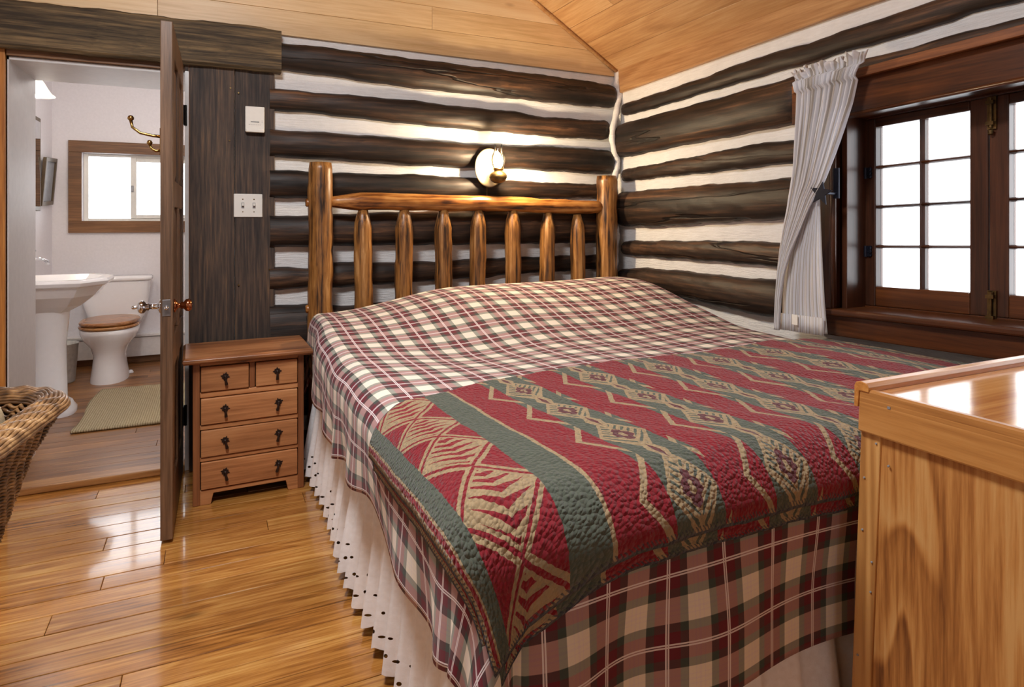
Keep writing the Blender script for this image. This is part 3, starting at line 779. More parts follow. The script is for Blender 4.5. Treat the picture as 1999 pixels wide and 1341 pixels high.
# brass double coat hook on the bathroom side of the door
hk = MB(); hx = DW-.075; hz = 1.46
hk.box(hx-.016, hx+.016, -h-.006, -h, hz-.05, hz+.05)
hk.tube([(hx, -h, hz+.02), (hx, -h-.03, hz+.022), (hx, -h-.07, hz+.03), (hx, -h-.095, hz+.05), (hx, -h-.10, hz+.075)], [.006, .0055, .005, .005, .006], 8)
hk.lathe([(.003, hz+.072), (.010, hz+.077), (.011, hz+.084), (.007, hz+.091), (.002, hz+.093)], (hx, -h-.10, 0), 12, 'Z')
hk.tube([(hx, -h, hz-.03), (hx, -h-.02, hz-.034), (hx, -h-.034, hz-.026), (hx, -h-.04, hz-.012)], [.006, .0055, .005, .005], 8)
hk.lathe([(.003, hz-.014), (.009, hz-.01), (.010, hz-.003), (.006, hz+.004), (.002, hz+.006)], (hx, -h-.04, 0), 12, 'Z')
hk.build('coat_hook', M['brass'], door, smooth=True)

# ---------------------------------------------------------------- bathroom shell
tag(box('wall_bathroom_left', M['bathwall'], -3.6, -3.43, .44, 2.75, -.1, 2.35, bevel=0), kind='structure')
tag(box('wall_bathroom_right', M['bathwall'], -1.85, -1.7, .44, 2.75, -.1, 2.35, bevel=0), kind='structure')
bb = MB(); BY = 2.57; wx0, wx1, wz0, wz1 = -3.237, -2.45, 1.165, 1.70
bb.box(-3.5, wx0, BY, BY+.125, -.1, 2.35); bb.box(wx1, -1.7, BY, BY+.125, -.1, 2.35)
bb.box(wx0, wx1, BY, BY+.125, -.1, wz0); bb.box(wx0, wx1, BY, BY+.125, wz1, 2.35)
tag(bb.build('wall_bathroom_back', M['bathwall']), kind='structure')
fr = MB(); fr.box(-3.45, -3.10, .440, .446, .03, 2.35); fr.box(-2.43, -1.85, .440, .446, .03, 2.35); fr.box(-3.10, -2.43, .440, .446, 1.87, 2.35)
tag(fr.build('wall_bathroom_front', M['bathwall']), kind='structure')
tag(box('ceiling_bathroom', M['bathceil'], -3.5, -1.7, .44, 2.75, 2.25, 2.35, bevel=0), kind='structure')
tag(box('baseboard_bathroom', M['bathtrim'], -3.43, -1.85, BY-.016, BY, .03, .085, bevel=.003), kind='structure')
# bathroom window: timber casing, white sliding sash
bw = tag(empty('window_2', (0, 0, 0)), kind='structure')
box('casing', M['bathtrim'], -3.324, -2.36, BY-.02, BY, 1.70, 1.79, bw)
box('casing', M['bathtrim'], -3.324, -2.36, BY-.02, BY, 1.072, 1.165, bw)
box('casing', M['bathtrim'], -3.324, -3.237, BY-.02, BY, 1.165, 1.70, bw)
box('casing', M['bathtrim'], -2.45, -2.36, BY-.02, BY, 1.165, 1.70, bw)
sy = BY+.07
box('frame', M['plastic'], -3.237, -3.205, sy, sy+.05, 1.165, 1.70, bw); box('frame', M['plastic'], -2.48, -2.45, sy, sy+.05, 1.165, 1.70, bw)
box('frame', M['plastic'], -3.205, -2.48, sy, sy+.05, 1.165, 1.185, bw); box('frame', M['plastic'], -3.205, -2.48, sy, sy+.05, 1.678, 1.70, bw)
box('sash', M['plastic'], -2.915, -2.875, sy-.012, sy+.02, 1.185, 1.678, bw)
box('sash', M['plastic'], -2.875, -2.48, sy-.012, sy+.02, 1.185, 1.215, bw); box('sash', M['plastic'], -2.875, -2.48, sy-.012, sy+.02, 1.645, 1.678, bw)
box('latch', M['zinc'], -2.912, -2.895, sy-.02, sy-.012, 1.40, 1.45, bw, .002)
box('pane', M['pane'], -3.205, -2.915, sy+.03, sy+.034, 1.185, 1.678, bw, 0)
box('pane', M['pane'], -2.875, -2.48, sy+.005, sy+.009, 1.215, 1.645, bw, 0)

# ---------------------------------------------------------------- bed: log headboard, mattress
bed = thing('log_bed', 'large bed with peeled log headboard against the dark log wall', 'bed', (-1.0, -.12, 0))
def T(o, p): o.location = (-p.location[0], -p.location[1], -p.location[2])   # children keep world coordinates
def child(o, p=bed): T(o, p); return o
HY = -.135
def log_post(x, zt, r, seed):
    n = 44; rows = []
    for i in range(n+1):
        z = zt*i/n
        rr = r*(1.04-.08*i/n)+.0025*wav(z*2.2, seed)
        if i == n: rr *= .90
        dx = .004*wav(z*1.2, seed+2)
        rows.append([(x+dx+(rr+.0016*wav(z*4+a*1.3, seed+a))*math.cos(2*PI*a/20), HY+(rr+.0016*wav(z*4+a*1.3, seed+a))*math.sin(2*PI*a/20), z) for a in range(20)])
    mb = MB(); b = mb.grid(rows, closed=True)
    mb.f.append(tuple(b+n*20+k for k in range(20))); mb.f.append(tuple(b+k for k in range(20))[::-1])
    return mb
child(log_post(-1.834, 1.452, .060, 1).build('post', M['bedlog'], bed, smooth=True)).data.materials[0]
child(log_post(-.172, 1.436, .064, 4).build('post', M['bedlog'], bed, smooth=True))
rp = []; rr = []
for i in range(31):
    t = i/30; x = -1.80+(1.60)*t
    rp.append((x, HY, 1.262-.012*t+.006*math.sin(t*4)+.004*wav(x, 3)))
    r = .046-.006*t
    taper = min(1., .52+.48*min(t/.085, 1.))*min(1., .8+.2*(1-t)/.06)
    rr.append((r+.0015*wav(x*3, 2))*taper)
child(MB().tube(rp, rr, 18).build('top_rail', M['bedrail'], bed, smooth=True))
child(MB().tube([(-1.80, HY, .40), (-.2, HY, .40)], .045, 16).build('lower_rail', M['bedrail'], bed, smooth=True))
for k, (x, zt, r) in enumerate(((-1.626, 1.222, .046), (-1.417, 1.224, .046), (-1.202, 1.226, .046), (-1.005, 1.224, .045), (-.794, 1.226, .045), (-.576, 1.214, .044), (-.375, 1.204, .044))):
    pts = []; rad = []
    for i in range(27):
        t = i/26; z = .40+(zt-.40)*t
        rr_ = r+.002*wav(z*3, k*2.)
        d = zt-z
        if d < .085: rr_ *= .50+.50*(d/.085)**.9
        pts.append((x+.004*wav(z*1.1, k*3.), HY, z)); rad.append(rr_)
    child(MB().tube(pts, rad, 16).build('spindle', M['bedlog'], bed, smooth=True))
# pegs on the outer sides of the left post
for z in (.74, 1.255):
    child(MB().lathe([(.016, -1.905), (.02, -1.90), (.02, -1.87)], (0, HY, z), 12, 'X').build('peg', M['bedrail'], bed, smooth=True))
child(box('box_spring', M['sheet'], -1.83, -.14, -2.33, -.22, .20, .40, bed, .02)); child(box('mattress', M['sheet'], -1.83, -.13, -2.33, -.22, .41, .64, bed, .03))
for (x, y) in ((-1.78, -.3), (-.2, -.3), (-1.78, -2.25), (-.2, -2.25)):
    child(box('leg', M['bedlog'], x-.03, x+.03, y-.03, y+.03, 0, .20, bed))

# cloth draped over the bed: cloth coordinates (s from left edge, t from foot edge; negative = hanging)
XE, YE, RB = -1.862, -2.352, .085
def top_z(x, y):
    z = .692+.014*sstep(-.9, -.1, x)
    hx = .30+.70*sstep(-1.86, -1.2, x)
    hx *= 1-.12*sstep(-.35, -.05, x)
    g = (1-sstep(.0, .80, -.42-y)) if y < -.42 else (1-.55*sstep(-.30, -.19, y)) 
    z += .142*hx*g
    z -= .026*sstep(-.5, -.1, x)*sstep(-.95, -1.3, y)
    z += .006*math.sin(x*5.+y*3)*math.sin(y*4.3-x*2.)
    z -= .018*math.exp(-((x+1.45)/.25)**2-((y+1.15)/.35)**2)
    return z
def drape(s, t, lift=0., wv=1.):
    rs, rt = max(0., -s), max(0., -t)
    x, y = XE+max(s, 0.), YE+max(t, 0.)
    r = math.hypot(rs, rt)
    zt = top_z(x, y)
    if r < 1e-6: 
        # ease the edge of the top surface
        return Vector((x, y, zt+lift))
    nx, ny = -rs/r, -rt/r
    R = RB+lift
    a = min(r/R, PI/2); hang = max(0., r-R*PI/2)
    out = R*math.sin(a); drop = R*(1-math.cos(a))+hang
    ripple = sstep(.02, .22, hang)*wv
    out *= 1-.40*sstep(1.55, 1.9, t) if rt == 0 else 1.
    if rt == 0: ph = t*19.+2.2*math.sin(t*5.3); out += ripple*.013*math.sin(ph)
    elif rs == 0: ph = s*15.+1.8*math.sin(s*4.1); out += ripple*.016*math.sin(ph)
    else:
        an = math.atan2(rt, rs); out += ripple*(.03*math.sin(an*2)**2+.016*math.sin(an*8.))
    return Vector((x+nx*out, y+ny*out, zt+lift-drop))
def spread():
    ns, nt_ = 150, 190; rows = []; uvs = []
    S0, S1, T0, T1 = -.36, 1.745, -.455, 2.14
    for i in range(nt_+1):
        t = T0+(T1-T0)*i/nt_; r = []; u = []
        for j in range(ns+1):
            s = S0+(S1-S0)*j/ns
            hem = S0*(.93+.05*math.sin(t*7)+.04*math.sin(t*17))
            s_ = s if s > 0 else s*hem/S0*.97
            p = drape(s_, t)
            if t > 2.05: p.z -= (t-2.05)*1.2
            if s > 1.70: p.z -= (s-1.70)*1.3
            r.append(p); u.append((s+.028, t+.02))
        rows.append(r); uvs.append(u)
    mb = MB(); mb.grid(rows, uvs); return mb
sp = spread().build('bedspread', M['plaid'], smooth=True, solid=.004)
tag(sp, 'maroon, cream and green plaid bedspread over the bed and pillows, hanging at side and foot', 'bedspread')

BLA = math.radians(-3.0)
def blanket_layer(grow, lift, thick):
    nq, np_ = 84, 190; rows = []; uvs = []
    W, Q = 2.10, .83
    for i in range(nq+1):
        q = Q*i/nq; r = []; u = []
        for j in range(np_+1):
            p = W*j/np_
            pp, qq = p*(1+grow)-grow, q*(1+grow)-grow
            cs, sn = math.cos(BLA), math.sin(BLA)
            a, b2 = pp, qq
            s = -.165+a*cs+(.02+.04*sstep(.1, .4, pp))*(1-qq/Q); t = -.168+b2*cs-a*sn*.9-.12*(1-sstep(.0, .5, pp))*sstep(.2, .8, qq)-.10*(1-sstep(.02, .34, pp))*(1-sstep(.0, .5, qq))
            # the front hem runs level along the foot of the bed
            t -= (-a*sn*.9)*(1-sstep(0., .75, qq))
            edge = min(pp, W-pp, qq, Q-qq)
            pt = drape(s, t, lift*(.72+.28*sstep(0, .02, edge)), .35)
            pt.z += .0025*wav(p*3+q*2, 1)
            if pt.x > -.115: pt.z -= min(.02, (pt.x+.115)*.5); pt.x = -.115+.03*(pt.x+.115)
            r.append(pt); u.append((p, q))
        rows.append(r); uvs.append(u)
    mb = MB(); mb.grid(rows, uvs); return mb
bl = blanket_layer(0., .024, .012).build('fleece_blanket', M['blanket'], smooth=True, solid=.010)
tag(bl, 'red, green and tan patterned fleece blanket folded across the foot of the bed', 'blanket')
b2 = blanket_layer(.018, .011, .008).build('under_fold', M['blanket'], bl, smooth=True, solid=.008)

# eyelet dust ruffle
def ruffle():
    mb = MB()
    path = []
    # left side from head to foot, then along the foot
    for i in range(300):
        path.append((0, -.24-(2.36-.24)*i/299))
    for i in range(1, 170): path.append((1, i/169*1.7))
    rows_n = 18; rows = [[] for _ in range(rows_n+1)]; uvs = [[] for _ in range(rows_n+1)]
    arc = 0.
    for idx, (side, a) in enumerate(path):
        l = a if side else -a
        sarc = (l if side == 0 else 2.36+l)
        ph = sarc/.105
        fr_ = ph % 1.
        pleat = (fr_ if fr_ < .82 else (1-fr_)/.18*.82)     # saw: soft fold then a quick return
        wob = .010*math.sin(sarc*6.1)
        for k in range(rows_n+1):
            v = k/rows_n
            z = .43-(.43-.028)*v
            sc_ = .010*abs(math.sin(PI*sarc/.045)) if k == rows_n else (.005*abs(math.sin(PI*sarc/.045)) if k == rows_n-1 else 0)
            z -= sc_-.006
            out = (.012+.034*v)*(pleat-.3)+wob*v+.045*v
            if side == 0: p = (-1.868-out, a, z)
            else:
                e = sstep(0, .08, a)
                p = (-1.868-.045*v*(1-e)-out*(1-e)+a, -2.375-out*e-.0, z)
            rows[k].append(p); uvs[k].append((sarc*1.25, z-.012))
    mb.grid(rows, uvs)
    return mb
rf = ruffle().build('bed_skirt', M['eyelet'], smooth=True)
tag(rf, 'white eyelet cotton dust ruffle with scalloped hem hanging below the plaid bedspread', 'bed skirt')

# ---------------------------------------------------------------- nightstand
ns = thing('nightstand', 'small brown wooden five-drawer nightstand between the door and the bed', 'nightstand', (-2.172, -.28, 0), math.radians(1.5))
W2, D0, D1 = .218, -.165, .165                           # local: front at y=-.165
def nb(nm, x0, x1, y0, y1, z0, z1, mat=None, bv=.003, par=None): return box(nm, mat or M['stand'], x0, x1, y0, y1, z0, z1, par or ns, bv)
mb = MB()
rows = [[(-.249, D0-.028, .585), (.249, D0-.028, .585), (.249, D1, .585), (-.249, D1, .585)], [(-.255, D0-.034, .593), (.255, D0-.034, .593), (.255, D1, .593), (-.255, D1, .593)],
        [(-.255, D0-.034, .603), (.255, D0-.034, .603), (.255, D1, .603), (-.255, D1, .603)], [(-.246, D0-.024, .612), (.246, D0-.024, .612), (.246, D1, .612), (-.246, D1, .612)]]
b = mb.grid(rows, closed=True); mb.f += [(b, b+1, b+2, b+3), (b+12, b+13, b+14, b+15)]
mb.build('top', M['standtop'], ns, bevel=.002)
nb('side_panel', -W2, -W2+.016, D0+.004, D1, .0, .585, M['standZ']); nb('side_panel', W2-.016, W2, D0+.004, D1, .0, .585, M['standZ'])
nb('back_panel', -W2, W2, D1-.012, D1, .06, .585, M['standZ'])
nb('stile', -W2, -W2+.027, D0, D0+.016, .0, .585, M['standZ']); nb('stile', W2-.025, W2, D0, D0+.016, .0, .585, M['standZ'])
zs = [(.462, .570), (.327, .440), (.194, .308), (.062, .178)]
xl, xr = -W2+.027, W2-.025
for (a, bz) in ((.570, .585), (.440, .462), (.308, .327), (.178, .194)): nb('rail', xl, xr, D0, D0+.016, a, bz, M['stand'])
MB().prism([(xl, .06), (xl, .0), (xl+.04, .0), (xl+.05, .044), (xr-.05, .044), (xr-.04, .0), (xr, .0), (xr, .06)], 'Y', D0, D0+.018).build('foot_rail', M['stand'], ns, bevel=.002)
nb('divider', xl+.188, xl+.210, D0, D0+.016, .462, .570, M['standZ'])
nb('inner_case', xl, xr, D0+.03, D1-.012, .045, .58, M['darkgap'], 0)
PULL = None
def pull(x, z, par, tilt):
    p = MB(); yy = D0-.008
    r = .019
    poly = []
    for k in range(16):
        a = 2*PI*k/16+tilt; rr_ = r*(1.0 if k % 4 == 0 else (.62 if k % 2 else .78))
        poly.append((x+rr_*math.cos(a), z+rr_*math.sin(a)))
    p.prism(poly, 'Y', yy, yy+.005)
    p.lathe([(.002, yy-.012), (.006, yy-.009), (.006, yy)], (x, 0, z), 10, 'Y')
    t2 = tilt*.6
    q = (x+.034*math.sin(-t2), z-.034*math.cos(t2))
    p.tube([(x, yy-.008, z), (x+(q[0]-x)*.5, yy-.010, z+(q[1]-z)*.5), (q[0], yy-.006, q[1])], [.004, .0048, .0065], 8)
    return p.build('pull', M['rust'], par)
def drawer(x0, x1, z0, z1, pulls):
    d = nb('drawer', x0+.003, x1-.003, D0-.006, D0+.03, z0+.003, z1-.003)
    for i_, x in enumerate(pulls): pull(x, (z0+z1)/2+.006, d, (hsh(x, z0)-.5)*.9)
drawer(xl, xl+.188, *zs[0], [xl+.094]); drawer(xl+.210, xr, *zs[0], [xl+.298])
for zz in zs[1:]: drawer(xl, xr, *zz, [xl+.094, xl+.304])

# ---------------------------------------------------------------- dresser at the foot of the bed
DX, DY, DZ = -1.142, -2.502, .84
def lean(x, y, z): return (x, y+(.84-z)*.040, z)          # old case, a little out of plumb
dr = thing('dresser', 'honey coloured fir dresser with glossy top at the foot of the bed', 'dresser', (DX+.4, DY-.3, 0))
def db(nm, x0, x1, y0, y1, z0, z1, mat, bv=.003): 
    o = box(nm, mat, x0, x1, y0, y1, z0, z1, dr, bv, lean); T(o, dr); return o
X2, Y2 = -.32, -3.07
db('side_panel', DX+.006, DX+.022, Y2, DY-.040, .02, .77, M['ply'], 0)
db('corner_post', DX+.002, DX+.032, DY-.042, DY, .0, .77, M['firZ'])
db('back_panel', DX+.02, X2, DY-.014, DY-.002, .02, .77, M['ply'], 0)
db('side_panel', X2-.018, X2, Y2, DY-.02, .02, .77, M['ply'], 0)
db('front_panel', DX+.022, X2-.018, Y2, Y2+.02, .02, .77, M['ply'], 0)
db('top_trim', DX-.008, DX+.010, Y2-.01, DY+.0, .752, .838, M['fir'], .004)
db('top', DX+.010, X2, Y2-.01, DY-.018, .815, .834, M['dtop'], .002)
mb = MB()
prof = [(.0, .800), (.008, .800), (.009, .842), (.006, .849), (-.004, .852), (-.016, .850), (-.022, .843), (-.022, .833), (-.002, .833)]
mb.prism([(DY+a, z) for a, z in prof], 'X', DX-.010, X2); o = mb.build('edge_bead', M['firX'], dr, bevel=.0015, fn=lean); T(o, dr)
nl = MB()
for (y, z) in ((DY-.012, .66), (DY-.012, .555), (DY-.012, .30), (DY-.034, .735), (DY-.034, .50), (DY-.034, .44), (DY-.06, .70)):
    nl.lathe([(.0015, DX-.0005), (.0022, DX+.0006), (.0022, DX+.003)], (0, y, z), 8, 'X')
nl.box(DX-.0088, DX-.0078, DY-.066, DY-.060, .812, .817)
o = tag(nl.build('nail_head', M['greyink'], dr, fn=lean), kind='stuff'); T(o, dr)

# ---------------------------------------------------------------- wicker tub chair at left
wc = thing('wicker_chair', 'brown wicker tub chair at the left edge by the bathroom doorway', 'chair', (-2.985, -1.86, 0), math.radians(-8))
def rim_pt(th, half, rad):
    """rounded square, th 0..1 once around; returns x, y, outward normal"""
    st = 2*(half-rad); q = PI/2*rad; per = 4*(st+q); d = (th % 1.)*per
    for k in range(4):
        a = k*PI/2; ca, sa = math.cos(a), math.sin(a)
        if d < st:
            lx, ly, n = half, -half+rad+d, 0.
        elif d < st+q:
            f = (d-st)/rad; lx, ly, n = half-rad+rad*math.cos(f), half-rad+rad*math.sin(f), f
        else: d -= st+q; continue
        return lx*ca-ly*sa, lx*sa+ly*ca, math.cos(n+a), math.sin(n+a)
def shell(th, z, inn=0.):
    f = sstep(0, 1, z/.78)
    half = .33-.205*(1-min(z, .78)/.78)
    x, y, nx, ny = rim_pt(th, half, min(.12, half*.6))
    roll = .020*sstep(.66, .76, z)
    return Vector((x+nx*(roll-inn), y+ny*(roll-inn), z))
# horseshoe: open at the seat front (local -X side)
TA, TB = -.27, .66
def weave(inn, zlo, sgn):
    mb = MB(); nrow = int((.77-zlo)/.0088)
    for r in range(nrow):
        z = zlo+.0088*r
        n = 330; pts = []
        for k in range(n+1):
            th = TA+(TB-TA)*k/n
            zz = z+.004*math.sin(th*9)
            p = shell(th, zz, inn)
            ph = th*2*PI*58+r*PI/2*.66
            amp = .0028*math.sin(ph)
            x, y, nx, ny = rim_pt(th, .33, .12)
            pts.append(p+Vector((nx*amp, ny*amp, .0034*math.cos(ph))))
        mb.tube(pts, .0043, 4, caps=False)
    return mb
tag(weave(0., .05, 1).build('woven_back', M['wicker'], wc, smooth=True), kind='stuff')
tag(weave(.05, .42, 1).build('woven_lining', M['wicker'], wc, smooth=True), kind='stuff')
mb = MB()
for r in range(13):                                      # braided top roll
    n = 260; pts = []
    for k in range(n+1):
        th = TA+(TB-TA)*k/n; x, y, nx, ny = rim_pt(th, .33, .12)
        a = PI*r/12; base = shell(th, .765, .0)
        ph = th*2*PI*44+r*1.1
        pts.append(base+Vector((nx*(-.015+.030*math.cos(a)), ny*(-.015+.030*math.cos(a)), (.022+.0022*math.sin(ph))*math.sin(a))))
    mb.tube(pts, .0046, 5, caps=False)
tag(mb.build('braided_rim', M['wicker'], wc, smooth=True), kind='stuff')
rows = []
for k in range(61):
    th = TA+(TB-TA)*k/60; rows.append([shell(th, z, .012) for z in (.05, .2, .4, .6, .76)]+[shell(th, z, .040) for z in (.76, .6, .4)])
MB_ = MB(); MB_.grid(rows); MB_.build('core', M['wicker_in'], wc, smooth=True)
box('seat', M['wicker'], -.22, .20, -.22, .22, .34, .40, wc, .02)
for (x, y) in ((-.2, -.2), (.17, -.17), (-.2, .2), (.17, .17)): MB().tube([(x, y, 0), (x, y, .36)], .016, 8).build('leg', M['wicker'], wc)
cu = MB(); cu.lathe([(.01, -.06), (.12, -.055), (.165, -.03), (.175, .0), (.165, .03), (.12, .055), (.01, .06)], (0, 0, 0), 24, 'X', 1., 1.)
cu = cu.build('cushion', M['cushion'], smooth=True); cu.location = (-2.768, -1.755, .665); cu.rotation_euler = (0, math.radians(6), math.radians(4))
tag(cu, 'cream cotton cushion standing inside the wicker chair', 'cushion')

# ---------------------------------------------------------------- things on the walls
tp = thing('thermostat', 'white thermostat box high on the upright board', 'thermostat', (-2.128, -.03, 1.655))
box('body', M['plastic'], -.043, .043, -.026, .0, -.060, .062, tp, .003); box('cover_ledge', M['plastic'], -.041, .041, -.030, -.004, -.062, -.047, tp, .003)
tx = MB()
for i in range(9): tx.box(-.018+i*.0042, -.0148+i*.0042, -.0266, -.0258, -.014, -.010)
tx.build('brand_line', M['ink'], tp)
tx = MB()
for i in range(7): tx.box(-.027+i*.008, -.0225+i*.008, -.0266, -.0258, -.026, -.0245)
for i in range(2): tx.box(.031, .034, -.0266, -.0258, -.006+i*-.008, -.0045+i*-.008)
tx.build('scale_marks', M['greyink'], tp)
sw = thing('light_switch', 'cream double toggle light switch plate beside the headboard', 'light switch', (-2.157, -.03, 1.241))
box('plate', M['plastic'], -.064, .064, -.007, .0, -.056, .056, sw, .003)
for sx in (-.024, .026):
    box('slot', M['greyink'], sx-.0065, sx+.0065, -.0078, -.0068, -.014, .014, sw, 0)
    t_ = box('toggle', M['plastic'], sx-.0048, sx+.0048, -.018, -.006, -.002, .011, sw, .001)
sc_ = MB()
for sx in (-.024, .026):
    for z in (-.03, .03): sc_.lathe([(.001, -.0085), (.003, -.0078), (.003, -.006)], (sx, 0, z), 8, 'Y')
tag(sc_.build('screw', M['oldbrass'], sw), kind='stuff')

sn = thing('wall_sconce', 'lit brass oil-lamp style wall sconce above the headboard', 'lamp', (-.918, -.082, 1.462))
bp = MB(); bp.lathe([(.07, .0), (.086, -.004), (.088, -.010), (.082, -.013), (.076, -.010), (.02, -.009), (.001, -.009)], (0, 0, 0), 32, 'Y', 1.24, 1.0)
bp.build('backplate', M['glarebrass'], sn, smooth=True)
ft = MB(); ft.lathe([(.002, -.052), (.022, -.048), (.040, -.036), (.048, -.018), (.048, -.006), (.040, .006), (.026, .014), (.022, .02), (.018, .022)], (.02, -.085, -.040), 24, 'Z')
ft.build('font', M['oldbrass'], sn, smooth=True)
MB().tube([(.01, -.008, -.05), (.016, -.04, -.055), (.02, -.08, -.05)], [.012, .010, .012], 10).build('arm', M['brass'], sn, smooth=True)
MB().lathe([(.022, -.02), (.028, -.016), (.028, -.008), (.022, -.004)], (.02, -.085, .0), 20, 'Z').build('burner', M['brass'], sn, smooth=True)
ch = MB(); rows = []
for (r, z) in ((.024, -.008), (.034, .012), (.040, .035), (.038, .055), (.028, .078), (.022, .098), (.022, .128)):
    rows.append([(.02+r*math.cos(2*PI*k/24), -.085+r*math.sin(2*PI*k/24), z) for k in range(24)])
ch.grid(rows, closed=True); ch.build('chimney', M['chimney'], sn, smooth=True)
MB().lathe([(.006, -.006), (.018, .004), (.027, .022), (.028, .036), (.018, .054), (.003, .066)], (.02, -.085, 0), 16, 'Z').build('bulb', M['bulb'], sn, smooth=True)
MB().tube([(-.015, -.012, -.105), (-.016, -.012, -.24)], .0012, 6).build('pull_cord', M['oldbrass'], sn)

# ---------------------------------------------------------------- curtain, rod, tie-back
rod = MB(); rod.box(-.150, -.128, -3.6, -1.465, 1.695, 1.728)
rd = rod.build('curtain_rod', M['orange'], bevel=.003, fn=lambda x, y, z: (x, y, z+.03*(-y-1.62)))
tag(rd, 'flat wooden curtain rod along the top of the window casing', 'curtain rod')
cx = -.150
def curtain_mesh():
    n = 150; m_ = 90; rows = []; uvs = []
    #    z : (left edge y, right edge y)
    prof = [(1.775, -1.49, -1.825), (1.74, -1.505, -1.812), (1.70, -1.515, -1.79), (1.60, -1.512, -1.762), (1.50, -1.505, -1.722), (1.40, -1.497, -1.68), (1.32, -1.485, -1.645), (1.26, -1.475, -1.60), (1.22, -1.47, -1.578), (1.15, -1.455, -1.545), (1.05, -1.44, -1.495), (.95, -1.428, -1.462), (.85, -1.42, -1.447), (.735, -1.417, -1.44)]
    prof = [(z, a, b) for z, a, b in prof]
    lt = [(z, a) for z, a, b in prof]; rt = [(z, b) for z, a, b in prof]
    for i in range(m_+1):
        z = 1.772-(1.772-.722)*i/m_; r = []; u = []
        a, b = lerp(lt, z), lerp(rt, z)
        for j in range(n+1):
            t = j/n; y_ = a+(b-a)*t
            k = 11.
            amp = .010 if z < 1.68 else .006
            amp = .005+.007*sstep(1.2, 1.6, z) if z < 1.70 else .006
            if z > 1.735: amp = .006+.014*sstep(1.735, 1.77, z)
            off = amp*math.sin(2*PI*k*t+.8*math.sin(z*5))+.3*amp*math.sin(2*PI*k*2.3*t+z*9)
            if 1.69 < z < 1.735: off = off*.5-.016+.008*math.sin(2*PI*26*t)
            zz = z+(.010*math.sin(2*PI*9*t+1.)+.006*math.sin(2*PI*23*t) if z > 1.745 else 0)+.03*(-y_-1.62)
            r.append((cx-.030+off*1.1-.012*sstep(1.3, .9, z), y_, zz)); u.append((t*.62, z))
        rows.append(r); uvs.append(u)
    mb = MB(); mb.grid(rows, uvs); return mb
cu_ = curtain_mesh().build('curtain', M['curtain'], smooth=True, solid=.0016)
tag(cu_, 'cream striped cotton curtain with ruffled top tied back at the window', 'curtain')
def tail_mesh():
    """the panel's free lower part that falls behind the tie-back"""
    n = 60; m_ = 60; rows = []; uvs = []
    for i in range(m_+1):
        z = 1.30-(1.30-.728)*i/m_; r = []; u = []
        a = lerp([(1.30, -1.585), (1.15, -1.50), (1.05, -1.452), (.95, -1.433), (.86, -1.423), (.728, -1.419)], z); b = lerp([(1.30, -1.60), (1.22, -1.604), (1.0, -1.615), (.85, -1.625), (.728, -1.638)], z)
        for j in range(n+1):
            t = j/n; y_ = a+(b-a)*t
            off = .004*math.sin(2*PI*6*t+z)
            r.append((cx-.006+off, y_, z+.03*(-y_-1.62))); u.append((t*.40+.1, z))
        rows.append(r); uvs.append(u)
    mb = MB(); mb.grid(rows, uvs); return mb
tail_mesh().build('lower_panel', M['curtain'], cu_, smooth=True, solid=.0016)
hm = MB(); hm_rows = []; hu = []
for zz in (.79, .722):
    hm_rows.append([(cx-.020+.003*math.sin(2*PI*6*t/40), -1.418+(-1.634+1.418)*t/40, zz+.03*(1.418-1.62+.216*t/40)) for t in range(41)]); hu.append([(t/40*.46, zz) for t in range(41)])
hm.grid(hm_rows, hu); hm.build('hem', M['curtain'], cu_, smooth=True, solid=.003)
box('care_tag', M['plastic'], cx-.036, cx-.034, -1.525, -1.498, .748, .79, cu_, .001)
st = thing('curtain_tieback', 'dark blue metal star tie-back holding the curtain by the window casing', 'tie-back', (-.152, -1.632, 1.275))
poly = []
for k in range(10):
    a = PI/2+2*PI*k/10+.15; r = .052 if k % 2 == 0 else .022
    poly.append((r*math.cos(a), r*math.sin(a)))
MB().prism(poly, 'X', -.035, -.028).build('star', M['bluemetal'], st, bevel=.002)
MB().tube([(-.03, 0, 0), (.02, .0, 0), (.06, 0., .0)], .005, 8).build('stem', M['bluemetal'], st)
box('strap', M['bluemetal'], .052, .060, -.012, .012, -.02, .10, st, .002)

# ---------------------------------------------------------------- bathroom things
FZ = .03
to = thing('toilet', 'white toilet with brown wooden seat under the bathroom window', 'toilet', (-2.985, 2.30, FZ))
def ell(cx_, cy_, rx, ry, z, n=28, sq=2.3):
    out = []
    for k in range(n):
        a = 2*PI*k/n; c, s = math.cos(a), math.sin(a)
        out.append((cx_+rx*math.copysign(abs(c)**(2/sq), c), cy_+ry*math.copysign(abs(s)**(2/sq), s), z))
    return out
mb = MB()
rows = [ell(0, -.25, .118, .22, 0), ell(0, -.25, .115, .215, .03), ell(0, -.25, .105, .20, .10), ell(0, -.25, .098, .19, .18), ell(0, -.25, .115, .205, .24), ell(0, -.24, .165, .25, .30), ell(0, -.235, .182, .265, .34), ell(0, -.235, .185, .268, .372), ell(0, -.235, .15, .22, .374)]
b = mb.grid(rows, closed=True); mb.f.append(tuple(b+8*28+k for k in range(28)))
mb.build('bowl', M['porcelain'], to, smooth=True)
mb = MB()
rows = [ell(0, .10, .165, .085, .34, 28, 4), ell(0, .105, .185, .09, .40, 28, 5), ell(0, .11, .215, .095, .50, 28, 6), ell(0, .11, .228, .10, .66, 28, 6), ell(0, .11, .23, .10, .675, 28, 6)]
b = mb.grid(rows, closed=True); mb.f.append(tuple(b+4*28+k for k in range(28))); mb.f.append(tuple(b+k for k in range(28))[::-1])
mb.build('tank', M['porcelain'], to, smooth=True)
mb = MB(); rows = [ell(0, .11, .232, .105, .675, 28, 6), ell(0, .11, .242, .112, .68, 28, 6), ell(0, .11, .242, .112, .70, 28, 6), ell(0, .11, .232, .103, .71, 28, 6)]
